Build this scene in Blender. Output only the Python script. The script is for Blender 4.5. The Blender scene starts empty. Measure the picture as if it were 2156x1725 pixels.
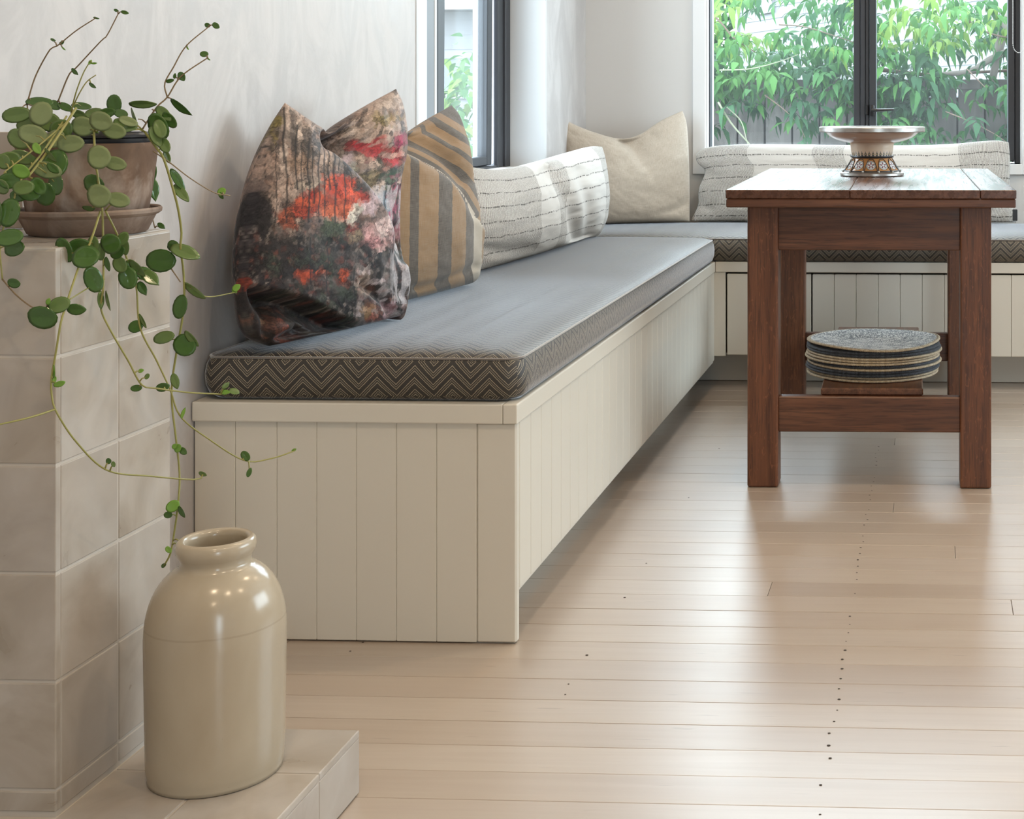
import bpy, bmesh, math, random
import numpy as np
from mathutils import Vector, Matrix

random.seed(7)
rng = np.random.default_rng(11)
SC = bpy.context.scene
COL = SC.collection
PI = math.pi

# ------------------------------------------------------------------ camera
F_PX, PPX, PPY, CAM_Z = 3070.0, 1832.0, 220.0, 0.96      # focal length and principal point on the 2156 x 1725 frame
YAW = math.atan((1965 - PPX) / F_PX)
cam_data = bpy.data.cameras.new('camera')
cam = bpy.data.objects.new('camera', cam_data)
COL.objects.link(cam)
cam.location = (0, 0, CAM_Z)
cam.rotation_euler = (PI / 2, 0, YAW)
cam_data.sensor_fit = 'HORIZONTAL'
cam_data.sensor_width = 36.0
cam_data.lens = F_PX / 2156 * 36.0
cam_data.shift_x = (1078 - PPX) / 2156
cam_data.shift_y = (PPY - 862.5) / 2156
cam_data.clip_start = 0.05
cam_data.clip_end = 200
SC.camera = cam

# ------------------------------------------------------------------ view, sky, lights
SC.view_settings.view_transform = 'Standard'
SC.view_settings.look = 'None'
SC.view_settings.gamma = 1.0
SC.view_settings.use_curve_mapping = False
SC.view_settings.exposure = -0.13
SC.cycles.use_denoising = True
SC.cycles.max_bounces = 10
SC.cycles.diffuse_bounces = 5
SC.cycles.glossy_bounces = 4
SC.cycles.transparent_max_bounces = 16
SC.cycles.sample_clamp_indirect = 8.0
SC.cycles.caustics_reflective = False
SC.cycles.caustics_refractive = False

world = bpy.data.worlds.new('overcast_sky')
SC.world = world
world.use_nodes = True
_bg = world.node_tree.nodes['Background']
_bg.inputs['Color'].default_value = (0.80, 0.92, 1.04, 1)
_bg.inputs['Strength'].default_value = 13.8

def area(name, loc, rot, sx, sy, power, color, portal=False, shape='RECTANGLE', spread=PI):
    L = bpy.data.lights.new(name, 'AREA')
    L.shape = shape
    L.size = sx
    if shape == 'RECTANGLE': L.size_y = sy
    L.energy = power
    L.color = color
    L.spread = spread
    o = bpy.data.objects.new(name, L)
    o.location = loc
    o.rotation_euler = rot
    COL.objects.link(o)
    if portal: L.cycles.is_portal = True
    return o
WX, WY = -1.327, 5.52          # planes of the left and back wall
# sky portals in the openings
area('portal_back', (-0.27, WY + 0.16, 1.60), (-PI / 2, 0, 0), 1.16, 1.70, 1, (1, 1, 1), True)
area('portal_left', (WX - 0.15, 4.33, 1.60), (0, -PI / 2, 0), 1.70, 1.2, 1, (1, 1, 1), True)
area('portal_right', (3.20, 3.95, 1.68), (0, PI / 2, 0), 1.55, 2.6, 1, (1, 1, 1), True)
area('portal_rear', (1.9, -2.55, 1.15), (PI / 2, 0, 0), 0.9, 2.1, 1, (1, 1, 1), True)
# warm ceiling downlights of the room (behind and above the camera's view)
WARM = (1.0, 0.765, 0.51)
for (dx, dy, w) in ((-0.5, 0.7, 13), (0.6, 0.9, 12), (0.2, -0.9, 13), (1.3, 1.8, 10), (0.45, 3.2, 13), (-0.5, 3.2, 9), (-0.35, 4.5, 6), (1.0, 4.4, 9)):
    area('downlight', (dx, dy, 2.66), (0, 0, 0), 0.09, 0.09, w, WARM, shape='DISK')

# ------------------------------------------------------------------ pixel <-> room helpers (measuring only)
_s, _c = math.sin(YAW), math.cos(YAW)
def ray(px, py):
    a, b = (px - PPX) / F_PX, -(py - PPY) / F_PX
    return (a * _c - _s, a * _s + _c, b)
def atz(px, py, z):
    r = ray(px, py); t = (z - CAM_Z) / r[2]
    return Vector((r[0] * t, r[1] * t, z))
def atY(px, py, Y):
    r = ray(px, py); t = Y / r[1]
    return Vector((r[0] * t, Y, CAM_Z + r[2] * t))
def atX(px, py, X):
    r = ray(px, py); t = X / r[0]
    return Vector((X, r[1] * t, CAM_Z + r[2] * t))
def proj(p):
    d = -p[0] * _s + p[1] * _c
    u = p[0] * _c + p[1] * _s
    return (PPX + F_PX * u / d, PPY + F_PX * (CAM_Z - p[2]) / d)
RIGHT = Vector((_c, _s, 0)); FWD = Vector((-_s, _c, 0)); UP = Vector((0, 0, 1))

# ------------------------------------------------------------------ node helper
class Mat:
    def __init__(self, name):
        self.m = bpy.data.materials.new(name)
        self.m.use_nodes = True
        self.nt = self.m.node_tree
        self.b = self.nt.nodes['Principled BSDF']
        self.out = self.nt.nodes['Material Output']
        self._tc = None
    def node(self, t, **kw):
        n = self.nt.nodes.new(t)
        for k, v in kw.items(): setattr(n, k, v)
        return n
    def put(self, sock, v):
        if v is None: return
        if isinstance(v, bpy.types.NodeSocket): self.nt.links.new(v, sock)
        elif isinstance(v, tuple) and len(v) == 3 and sock.type == 'RGBA': sock.default_value = (*v, 1)
        else: sock.default_value = v
    def set(self, **kw):
        for k, v in kw.items(): self.put(self.b.inputs[k.replace('_', ' ')], v)
        return self
    def tc(self, which='Object'):
        if self._tc is None: self._tc = self.node('ShaderNodeTexCoord')
        return self._tc.outputs[which]
    def math(self, op, a, b=None, c=None, clamp=False):
        n = self.node('ShaderNodeMath', operation=op, use_clamp=clamp)
        for i, v in enumerate((a, b, c)): self.put(n.inputs[i], v)
        return n.outputs[0]
    def sep(self, v):
        n = self.node('ShaderNodeSeparateXYZ'); self.put(n.inputs[0], v); return n.outputs
    def comb(self, x, y, z):
        n = self.node('ShaderNodeCombineXYZ')
        for i, v in enumerate((x, y, z)): self.put(n.inputs[i], v)
        return n.outputs[0]
    def vadd(self, a, b):
        n = self.node('ShaderNodeVectorMath', operation='ADD'); self.put(n.inputs[0], a); self.put(n.inputs[1], b); return n.outputs[0]
    def scale(self, v, s):
        n = self.node('ShaderNodeMapping'); self.put(n.inputs['Vector'], v); n.inputs['Scale'].default_value = s; return n.outputs[0]
    def rand(self):
        return self.node('ShaderNodeObjectInfo').outputs['Random']
    def noise(self, v, sc, det=3.0, rough=0.5, dist=0.0, col=False):
        n = self.node('ShaderNodeTexNoise'); self.put(n.inputs['Vector'], v)
        n.inputs['Scale'].default_value = sc; n.inputs['Detail'].default_value = det
        n.inputs['Roughness'].default_value = rough; n.inputs['Distortion'].default_value = dist
        return n.outputs['Color' if col else 'Fac']
    def ramp(self, f, stops, interp='LINEAR'):
        n = self.node('ShaderNodeValToRGB'); self.put(n.inputs[0], f)
        r = n.color_ramp; r.interpolation = interp
        while len(r.elements) < len(stops): r.elements.new(0.5)
        for e, (p, c) in zip(r.elements, stops):
            e.position = p; e.color = (*c, 1) if len(c) == 3 else c
        return n.outputs[0]
    def maprange(self, f, a, b, c, d):
        n = self.node('ShaderNodeMapRange'); self.put(n.inputs[0], f)
        for i, v in enumerate((a, b, c, d)): self.put(n.inputs[i + 1], v)
        return n.outputs[0]
    def mix(self, f, a, b, mode='MIX'):
        n = self.node('ShaderNodeMix', data_type='RGBA', blend_type=mode)
        self.put(n.inputs[0], f); self.put(n.inputs[6], a); self.put(n.inputs[7], b)
        return n.outputs[2]
    def bump(self, h, strength=0.2, dist=0.01):
        n = self.node('ShaderNodeBump'); self.put(n.inputs['Height'], h)
        n.inputs['Strength'].default_value = strength; n.inputs['Distance'].default_value = dist
        self.put(self.b.inputs['Normal'], n.outputs[0])
        return self
def flat(name, col, rough=0.5, metal=0.0, spec=0.5):
    return Mat(name).set(Base_Color=col, Roughness=rough, Metallic=metal, Specular_IOR_Level=spec).m

# ------------------------------------------------------------------ object helpers
ORG = {}                                                     # world origin of every object made here
def link(name, me, mat, parent, org):
    o = bpy.data.objects.new(name, me)
    COL.objects.link(o)
    if mat is not None and not me.materials:
        for q in (mat if isinstance(mat, (list, tuple)) else (mat,)): me.materials.append(q)
    org = Vector(org)
    if parent is not None:
        o.parent = parent
        o.location = org - ORG[parent.name]
    else:
        o.location = org
    ORG[o.name] = org
    return o
def tag(o, label=None, cat=None, group=None, kind=None):
    if label: o['label'] = label
    if cat: o['category'] = cat
    if group: o['group'] = group
    if kind: o['kind'] = kind
    return o
def thing(name, loc, label, cat, group=None, kind=None):
    o = bpy.data.objects.new(name, None)
    COL.objects.link(o)
    o.location = loc
    o.empty_display_size = 0.05
    ORG[o.name] = Vector(loc)
    return tag(o, label, cat, group, kind)
def raw(name, V, Fc, mat, parent=None, smooth=False, uvs=None, org=None, mats=None):
    """one mesh object from world-space vertices"""
    V = np.asarray(V, float)
    if org is None:
        lo, hi = V.min(0), V.max(0)
        org = Vector(((lo[0] + hi[0]) / 2, (lo[1] + hi[1]) / 2, lo[2]))
    me = bpy.data.meshes.new(name)
    me.from_pydata((V - np.array(org)).tolist(), [], Fc)
    if uvs is not None:
        l = me.uv_layers.new(name='UVMap')
        l.data.foreach_set('uv', np.asarray(uvs, np.float32).ravel())
    if mats is not None: me.polygons.foreach_set('material_index', mats)
    if smooth: me.polygons.foreach_set('use_smooth', [True] * len(me.polygons))
    me.update()
    return link(name, me, mat, parent, org)
class MB:
    """collects shapes for one mesh"""
    def __init__(self): self.bm = bmesh.new()
    def box(self, lo, hi, bev=0.0, seg=1, rot=None):
        lo, hi = Vector(lo), Vector(hi)
        m = Matrix.Translation((lo + hi) / 2) @ (rot.to_4x4() if rot else Matrix()) @ Matrix.Diagonal((*(hi - lo), 1))
        r = bmesh.ops.create_cube(self.bm, size=1, matrix=m)
        if bev > 0:
            es = list({e for v in r['verts'] for e in v.link_edges})
            bmesh.ops.bevel(self.bm, geom=es, offset=bev, segments=seg, affect='EDGES', profile=0.5, clamp_overlap=True)
        return self
    def tube(self, pts, r, n=6, close=False, cap=True):
        pts = [Vector(p) for p in pts]
        k = len(pts)
        rad = r if isinstance(r, (list, tuple)) else [r] * k
        rings = []
        prev = None
        for i, p in enumerate(pts):
            a = pts[(i - 1) % k] if (i > 0 or close) else pts[i]
            b = pts[(i + 1) % k] if (i < k - 1 or close) else pts[i]
            t = (b - a).normalized()
            if prev is None:
                x = t.orthogonal().normalized()
            else:
                x = (prev - t * prev.dot(t)).normalized()
            prev = x
            y = t.cross(x)
            rings.append([self.bm.verts.new(p + (x * math.cos(q * 2 * PI / n) + y * math.sin(q * 2 * PI / n)) * rad[i]) for q in range(n)])
        m = k if close else k - 1
        for i in range(m):
            A, B = rings[i], rings[(i + 1) % k]
            for q in range(n):
                self.bm.faces.new((A[q], A[(q + 1) % n], B[(q + 1) % n], B[q]))
        if cap and not close:
            self.bm.faces.new(rings[0][::-1]); self.bm.faces.new(rings[-1])
        return self
    def lathe(self, prof, c, n=64, cap=False):
        c = Vector(c); rings = []
        for (r, z) in prof:
            if r < 1e-6: rings.append([self.bm.verts.new(c + Vector((0, 0, z)))])
            else: rings.append([self.bm.verts.new(c + Vector((r * math.cos(2 * PI * q / n), r * math.sin(2 * PI * q / n), z))) for q in range(n)])
        for A, B in zip(rings, rings[1:]):
            for q in range(n):
                a, b = A[q % len(A)], A[(q + 1) % n % len(A)]
                d, e = B[q % len(B)], B[(q + 1) % n % len(B)]
                fs = []
                for v in (a, b, e, d):
                    if v not in fs: fs.append(v)
                if len(fs) > 2: self.bm.faces.new(fs)
        return self
    def ball(self, c, r, u=8, v=6):
        bmesh.ops.create_uvsphere(self.bm, u_segments=u, v_segments=v, radius=r, matrix=Matrix.Translation(c))
        return self
    def ico(self, c, r, sub=1):
        bmesh.ops.create_icosphere(self.bm, subdivisions=sub, radius=r, matrix=Matrix.Translation(c))
        return self
    def obj(self, name, mat, parent=None, smooth=False, org=None, xf=None):
        bm = self.bm
        bmesh.ops.recalc_face_normals(bm, faces=bm.faces)
        if xf is not None: bmesh.ops.transform(bm, matrix=xf, verts=bm.verts)
        co = np.array([v.co[:] for v in bm.verts])
        if org is None:
            lo, hi = co.min(0), co.max(0)
            org = Vector(((lo[0] + hi[0]) / 2, (lo[1] + hi[1]) / 2, lo[2]))
        bmesh.ops.translate(bm, vec=-Vector(org), verts=bm.verts)
        me = bpy.data.meshes.new(name)
        bm.to_mesh(me); bm.free()
        if smooth == 'auto':
            me.polygons.foreach_set('use_smooth', [True] * len(me.polygons))
            me.set_sharp_from_angle(angle=math.radians(35))
        elif smooth: me.polygons.foreach_set('use_smooth', [True] * len(me.polygons))
        return link(name, me, mat, parent, org)
def box(name, lo, hi, mat, parent=None, bev=0.0, seg=1, xf=None):
    return MB().box(lo, hi, bev, seg).obj(name, mat, parent, xf=xf)
def copy_to(src, org, parent, name=None):
    o = src.copy()
    COL.objects.link(o)
    if name: o.name = name
    o.parent = parent
    org = Vector(org)
    o.location = org - ORG[parent.name] if parent else org
    ORG[o.name] = org
    return o
def crom(P, n):
    """n points along a smooth curve through P"""
    P = np.asarray(P, float)
    if len(P) == 2:
        t = np.linspace(0, 1, n)[:, None]
        return P[0] * (1 - t) + P[1] * t
    d = np.r_[0, np.cumsum(np.linalg.norm(np.diff(P, axis=0), axis=1))]
    Q = np.vstack([2 * P[0] - P[1], P, 2 * P[-1] - P[-2]])
    out = []
    for s in np.linspace(0, d[-1], n):
        i = min(max(np.searchsorted(d, s, 'right') - 1, 0), len(P) - 2)
        t = (s - d[i]) / max(d[i + 1] - d[i], 1e-9)
        a, b, c, e = Q[i], Q[i + 1], Q[i + 2], Q[i + 3]
        out.append(0.5 * (2 * b + (c - a) * t + (2 * a - 5 * b + 4 * c - e) * t * t + (3 * b - a - 3 * c + e) * t ** 3))
    return np.array(out)
def vnoise(x, y, seed=0):
    xi, yi = np.floor(x).astype(np.int64), np.floor(y).astype(np.int64)
    fx, fy = x - xi, y - yi
    fx = fx * fx * (3 - 2 * fx); fy = fy * fy * (3 - 2 * fy)
    def h(a, b):
        k = (a * 374761393 + b * 668265263 + seed * 982451653) & 0xFFFFFFFF
        k = ((k ^ (k >> 13)) * 1274126177) & 0xFFFFFFFF
        k = k ^ (k >> 16)
        return (k & 0xFFFF) / 65535.0
    return (h(xi, yi) * (1 - fx) + h(xi + 1, yi) * fx) * (1 - fy) + (h(xi, yi + 1) * (1 - fx) + h(xi + 1, yi + 1) * fx) * fy
def fbm(x, y, o=4, seed=0):
    s, a, t = 0, 1, 0
    for i in range(o):
        s = s + a * vnoise(x * 2 ** i, y * 2 ** i, seed + i); t += a; a *= 0.5
    return s / t

# ------------------------------------------------------------------ materials
def m_plaster():
    M = Mat('polished_plaster')
    p = M.tc()
    a = M.noise(p, 1.6, 6, 0.6, 1.2)
    b = M.noise(M.scale(p, (1, 1, 0.45)), 7, 5, 0.65, 1.5)
    c = M.mix(M.ramp(a, [(0.3, (0, 0, 0)), (0.7, (1, 1, 1))]), (0.43, 0.412, 0.407), (0.50, 0.48, 0.472))
    c = M.mix(M.ramp(b, [(0.42, (0, 0, 0)), (0.60, (0.85, 0.85, 0.85))]), c, (0.56, 0.54, 0.532))
    M.set(Base_Color=c, Roughness=M.maprange(b, 0.3, 0.7, 0.38, 0.6))
    M.bump(M.noise(p, 9, 6, 0.6, 1.0), 0.08, 0.01)
    return M.m
def m_paint(name, col, rough=0.42, tex=90):
    M = Mat(name)
    n = M.noise(M.tc(), tex, 2)
    M.set(Base_Color=col, Roughness=rough)
    M.bump(n, 0.03, 0.002)
    return M.m
def m_wood(name, axis, dark, mid, light, rough, fleck=0.0, gscale=1.0, streak=0.5):
    """wood with grain along the given axis of the piece"""
    M = Mat(name)
    off = M.math('MULTIPLY', M.rand(), 37.0)
    p = M.vadd(M.tc(), M.comb(off, off, off))
    sc = [1.0, 1.0, 1.0]; sc['xyz'.index(axis)] = 0.045
    ps = M.scale(p, tuple(sc))
    g = M.noise(ps, 60 * gscale, 4, 0.6, 0.4)
    f = M.noise(ps, 260 * gscale, 2, 0.6)
    w = M.noise(M.scale(p, tuple(0.25 if q < 1 else 1 for q in sc)), 5, 3, 0.5, 1.0)
    c = M.ramp(g, [(0.30, dark), (0.52, mid), (0.74, light)])
    c = M.mix(M.maprange(w, 0.35, 0.7, 0.0, 0.45), c, dark)
    c = M.mix(M.ramp(f, [(0.52, (0, 0, 0)), (0.62, (streak,) * 3)]), c, tuple(q * 0.45 for q in dark))
    if fleck:
        sf = [3.2, 3.2, 3.2]; sf['xyz'.index(axis)] = 0.9
        k = M.noise(M.scale(p, tuple(sf)), 26, 2, 0.5, 2.2)
        c = M.mix(M.ramp(k, [(0.60, (0, 0, 0)), (0.68, (fleck,) * 3)]), c, tuple(min(1, q * 1.7) for q in light))
    M.set(Base_Color=c, Roughness=M.maprange(g, 0.3, 0.7, rough, rough + 0.12))
    M.bump(f, 0.06, 0.001)
    return M.m
def m_floor():
    M = Mat('whitewashed_floorboard')
    r = M.rand()
    off = M.math('MULTIPLY', r, 53.0)
    p = M.vadd(M.tc(), M.comb(off, off, 0.0))
    ps = M.scale(p, (0.05, 1, 1))
    g = M.noise(ps, 55, 4, 0.6, 0.5)
    w = M.noise(M.scale(p, (0.3, 1, 1)), 6, 4, 0.55, 0.8)
    f = M.noise(M.scale(p, (0.10, 1, 1)), 90, 2, 0.5)
    base = M.ramp(r, [(0.0, (0.405, 0.32, 0.25)), (0.4, (0.46, 0.375, 0.302)), (0.7, (0.43, 0.342, 0.268)), (1.0, (0.495, 0.415, 0.342))])
    c = M.mix(M.maprange(g, 0.35, 0.7, 0.0, 0.30), base, (0.31, 0.22, 0.15))
    c = M.mix(M.maprange(w, 0.45, 0.75, 0.0, 0.35), c, (0.47, 0.38, 0.29))
    c = M.mix(M.ramp(f, [(0.70, (0, 0, 0)), (0.76, (0.45, 0.45, 0.45))]), c, (0.22, 0.155, 0.11))
    M.set(Base_Color=c, Roughness=M.maprange(w, 0.3, 0.7, 0.34, 0.44), Specular_IOR_Level=0.5)
    M.set(Coat_Weight=1.0, Coat_Roughness=0.33, Coat_IOR=1.78)
    M.bump(g, 0.03, 0.002)
    return M.m
def m_tile():
    M = Mat('glazed_stone_tile')
    off = M.math('MULTIPLY', M.rand(), 41.0)
    p = M.vadd(M.tc(), M.comb(off, off, off))
    a = M.noise(p, 9, 4, 0.55, 0.8)
    b = M.noise(p, 3.5, 3, 0.5, 0.6)
    c = M.ramp(a, [(0.32, (0.335, 0.285, 0.23)), (0.5, (0.405, 0.355, 0.30)), (0.68, (0.465, 0.42, 0.37))])
    c = M.mix(M.maprange(b, 0.4, 0.7, 0.0, 0.5), c, (0.42, 0.395, 0.375))
    M.set(Base_Color=c, Roughness=M.maprange(a, 0.3, 0.7, 0.26, 0.42))
    M.bump(M.noise(p, 14, 4, 0.5), 0.10, 0.006)
    return M.m
def m_chevron():
    M = Mat('chevron_wool')
    uv = M.sep(M.tc('UV'))
    u, v = uv[0], uv[1]
    U = M.math('DIVIDE', u, 0.0676)
    tri = M.math('MULTIPLY', M.math('ABSOLUTE', M.math('SUBTRACT', M.math('FRACT', U), 0.5)), 2.0)
    wob = M.math('MULTIPLY', M.math('SUBTRACT', M.noise(M.tc('UV'), 160, 2), 0.5), 0.10)
    V = M.math('ADD', M.math('ADD', M.math('DIVIDE', v, 0.0211), M.math('MULTIPLY', tri, 1.60)), wob)
    fr = M.math('FRACT', V)
    K0, K1 = (0.0, 0.0, 0.0), (1.0, 1.0, 1.0)
    line = M.ramp(fr, [(0.0, K0), (0.10, K0), (0.115, K1), (0.165, K1), (0.18, K0), (0.325, K0), (0.34, (0.8,) * 3), (0.375, (0.8,) * 3), (0.39, K0), (0.545, K0), (0.56, K1), (0.61, K1), (0.625, K0)])
    fz = M.noise(M.tc('UV'), 700, 2)
    c = M.mix(line, (0.022, 0.018, 0.015), (0.40, 0.335, 0.23))
    c = M.mix(M.maprange(fz, 0.35, 0.7, 0.0, 0.15), c, (0.14, 0.12, 0.10))
    M.set(Base_Color=c, Roughness=0.55, Specular_IOR_Level=0.6, Sheen_Weight=1.0, Sheen_Roughness=0.24, Sheen_Tint=(0.90, 0.93, 1.0))
    M.bump(M.math('ADD', M.math('MULTIPLY', line, 0.6), fz), 0.25, 0.0015)
    return M.m
def m_linen(name, c1, c2, scale=420, sheen=0.15, rough=0.85):
    M = Mat(name)
    uv = M.tc('UV')
    a = M.noise(M.scale(uv, (1, 0.07, 1)), scale, 2)
    b = M.noise(M.scale(uv, (0.07, 1, 1)), scale, 2)
    k = M.math('MULTIPLY', M.math('ADD', a, b), 0.5)
    c = M.mix(M.maprange(k, 0.38, 0.62, 0, 1), c1, c2)
    M.set(Base_Color=c, Roughness=rough, Specular_IOR_Level=0.25, Sheen_Weight=sheen, Sheen_Roughness=0.5)
    M.bump(k, 0.25, 0.0015)
    return M.m
def m_stripe():
    """broad tan and charcoal bands running with the cloth (the u coordinate of the pillow)"""
    M = Mat('striped_linen')
    uv = M.sep(M.tc('UV'))
    n = M.noise(M.tc('UV'), 30, 2)
    u = M.math('ADD', uv[0], M.math('MULTIPLY', M.math('SUBTRACT', n, 0.5), 0.012))
    tan, gry, crm = (0.25, 0.155, 0.080), (0.078, 0.067, 0.059), (0.42, 0.37, 0.30)
    c = M.ramp(u, [(0.0, gry), (0.10, tan), (0.22, gry), (0.33, tan), (0.46, gry), (0.535, tan), (0.665, gry), (0.76, tan), (0.845, gry), (0.92, crm), (0.985, tan)], 'CONSTANT')
    w = M.noise(M.scale(M.tc('UV'), (1, 0.06, 1)), 330, 2)
    w2 = M.noise(M.scale(M.tc('UV'), (0.06, 1, 1)), 330, 2)
    k = M.math('MULTIPLY', M.math('ADD', w, w2), 0.5)
    c = M.mix(M.maprange(k, 0.38, 0.64, 0, 0.22), c, (0.38, 0.34, 0.29))
    M.set(Base_Color=c, Roughness=0.85, Specular_IOR_Level=0.25, Sheen_Weight=0.25, Sheen_Roughness=0.5)
    M.bump(k, 0.3, 0.0015)
    return M.m
def m_woven(seams, bands, aspect):
    """chunky off-white weave: dark dashed running lines along the length, ribbed bands across it"""
    M = Mat('woven_wool')
    uv0 = M.tc('UV'); uv = M.sep(uv0)
    u, v = uv[0], uv[1]
    uu = M.math('MULTIPLY', u, aspect)
    nz = M.noise(M.comb(uu, v, 0.0), 5, 3)
    vv = M.math('ADD', v, M.math('MULTIPLY', M.math('SUBTRACT', nz, 0.5), 0.05))
    band = 0.0
    for (a, b) in bands:
        q = M.math('MULTIPLY', M.math('GREATER_THAN', u, a), M.math('LESS_THAN', u, b))
        band = M.math('MAXIMUM', q, band)
    d = 1.0
    for s in seams:
        d = M.math('MINIMUM', d, M.math('ABSOLUTE', M.math('SUBTRACT', vv, s)))
    dash = M.math('GREATER_THAN', M.noise(M.comb(M.math('MULTIPLY', uu, 75.0), M.math('MULTIPLY', v, 6.0), 0.0), 1.0, 1), 0.47)
    line = M.math('MULTIPLY', M.math('LESS_THAN', d, 0.0065), dash)
    rib = M.math('ABSOLUTE', M.math('SINE', M.math('MULTIPLY', uu, 215.0)))
    slub = M.noise(M.comb(M.math('MULTIPLY', uu, 110.0), M.math('MULTIPLY', v, 60.0), 0.0), 1.0, 2)
    fine = M.noise(M.comb(M.math('MULTIPLY', uu, 210.0), M.math('MULTIPLY', v, 210.0), 0.0), 1.0, 2)
    c = M.mix(M.maprange(fine, 0.3, 0.7, 0, 1), (0.48, 0.455, 0.42), (0.66, 0.645, 0.62))
    gap = M.math('MULTIPLY', M.math('LESS_THAN', M.math('ADD', M.math('MULTIPLY', rib, 0.55), M.math('MULTIPLY', slub, 0.75)), 0.60), band)
    c = M.mix(M.math('MULTIPLY', gap, 0.9), c, (0.12, 0.105, 0.09))
    c = M.mix(M.math('MULTIPLY', line, 0.85), c, (0.06, 0.055, 0.05))
    M.set(Base_Color=c, Roughness=0.9, Specular_IOR_Level=0.2, Sheen_Weight=0.2, Sheen_Roughness=0.5)
    h = M.math('ADD', M.math('MULTIPLY', fine, 0.5), M.math('MULTIPLY', M.math('MULTIPLY', rib, slub), M.math('MULTIPLY', band, 1.6)))
    M.bump(h, 0.6, 0.003)
    return M.m
def m_print():
    M = Mat('painterly_floral_velvet')
    at = M.node('ShaderNodeVertexColor', layer_name='print')
    n = M.noise(M.tc(), 260, 3, 0.6)
    c = M.mix(M.maprange(n, 0.42, 0.66, 0.0, 0.35), at.outputs[0], (0.03, 0.028, 0.03))
    M.set(Base_Color=c, Roughness=0.6, Specular_IOR_Level=0.35, Sheen_Weight=0.18, Sheen_Roughness=0.25, Sheen_Tint=(0.9, 0.93, 1.0))
    M.bump(M.noise(M.tc(), 60, 4, 0.6, 1.0), 0.25, 0.006)
    return M.m
def m_terracotta(name, a, b, white):
    M = Mat(name)
    p = M.tc()
    n1 = M.noise(p, 11, 5, 0.6, 0.8); n2 = M.noise(M.scale(p, (1, 1, 0.7)), 15, 5, 0.6, 0.35)
    c = M.mix(M.maprange(n1, 0.3, 0.7, 0, 1), a, b)
    c = M.mix(M.ramp(n2, [(0.50, (0, 0, 0)), (0.66, (0.75,) * 3)]), c, white)
    M.set(Base_Color=c, Roughness=0.85, Specular_IOR_Level=0.25)
    M.bump(n2, 0.25, 0.004)
    return M.m
def m_stoneware():
    M = Mat('stoneware_glaze')
    p = M.tc()
    n = M.noise(p, 6, 4, 0.5, 0.6); d = M.noise(p, 150, 2)
    c = M.mix(M.maprange(n, 0.35, 0.7, 0, 1), (0.385, 0.322, 0.235), (0.45, 0.385, 0.29))
    z = M.sep(p)[2]
    ring = M.math('LESS_THAN', M.math('ABSOLUTE', M.math('SUBTRACT', M.math('ADD', z, M.math('MULTIPLY', n, 0.006)), 0.2010)), 0.0012)
    c = M.mix(M.math('MULTIPLY', ring, 0.22), c, (0.20, 0.16, 0.11))
    c = M.mix(M.ramp(d, [(0.74, (0, 0, 0)), (0.80, (0.35,) * 3)]), c, (0.2, 0.16, 0.11))
    M.set(Base_Color=c, Roughness=0.20, Specular_IOR_Level=0.55)
    M.bump(M.noise(p, 14, 3), 0.05, 0.01)
    return M.m
def m_leaf(name, top, edge, rough=0.35, trans=0.25, spec=0.5):
    M = Mat(name)
    n = M.noise(M.tc(), 60, 3)
    r = M.rand()
    c = M.mix(M.math('ADD', M.math('MULTIPLY', n, 0.5), M.math('MULTIPLY', r, 0.5)), top, edge)
    M.set(Base_Color=c, Roughness=rough, Specular_IOR_Level=spec)
    t = M.node('ShaderNodeBsdfTranslucent'); M.put(t.inputs[0], c)
    mx = M.node('ShaderNodeMixShader'); mx.inputs[0].default_value = trans
    M.nt.links.new(M.b.outputs[0], mx.inputs[1]); M.nt.links.new(t.outputs[0], mx.inputs[2])
    M.nt.links.new(mx.outputs[0], M.out.inputs[0])
    return M.m
def m_glass():
    M = Mat('window_glass')
    fr = M.node('ShaderNodeFresnel')
    bk = M.node('ShaderNodeNewGeometry').outputs['Backfacing']
    M.put(fr.inputs[0], M.maprange(bk, 0.0, 1.0, 1.45, 1 / 1.45))     # the thin pane shows the same reflection from both faces
    tr = M.node('ShaderNodeBsdfTransparent'); tr.inputs[0].default_value = (0.96, 0.985, 0.975, 1)
    gl = M.node('ShaderNodeBsdfGlossy'); gl.inputs['Roughness'].default_value = 0.02
    mx = M.node('ShaderNodeMixShader')
    M.nt.links.new(fr.outputs[0], mx.inputs[0]); M.nt.links.new(tr.outputs[0], mx.inputs[1]); M.nt.links.new(gl.outputs[0], mx.inputs[2])
    haze = M.node('ShaderNodeBsdfTranslucent'); haze.inputs[0].default_value = (0.92, 0.97, 1.0, 1)      # pale veil mixed into the glass to imitate washed-out outdoor haze
    m2 = M.node('ShaderNodeMixShader'); m2.inputs[0].default_value = 0.011
    M.nt.links.new(mx.outputs[0], m2.inputs[1]); M.nt.links.new(haze.outputs[0], m2.inputs[2])
    M.nt.links.new(m2.outputs[0], M.out.inputs[0])
    return M.m
def m_fence():
    M = Mat('weathered_paling')
    off = M.math('MULTIPLY', M.rand(), 31.0)
    p = M.vadd(M.tc(), M.comb(off, off, off))
    n = M.noise(M.scale(p, (1, 1, 0.08)), 22, 4, 0.6)
    c = M.ramp(n, [(0.3, (0.055, 0.047, 0.043)), (0.55, (0.10, 0.087, 0.08)), (0.75, (0.165, 0.147, 0.135))])
    c = M.mix(M.math('MULTIPLY', M.rand(), 0.5), c, (0.15, 0.135, 0.128))
    M.set(Base_Color=c, Roughness=0.9)
    return M.m
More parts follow.
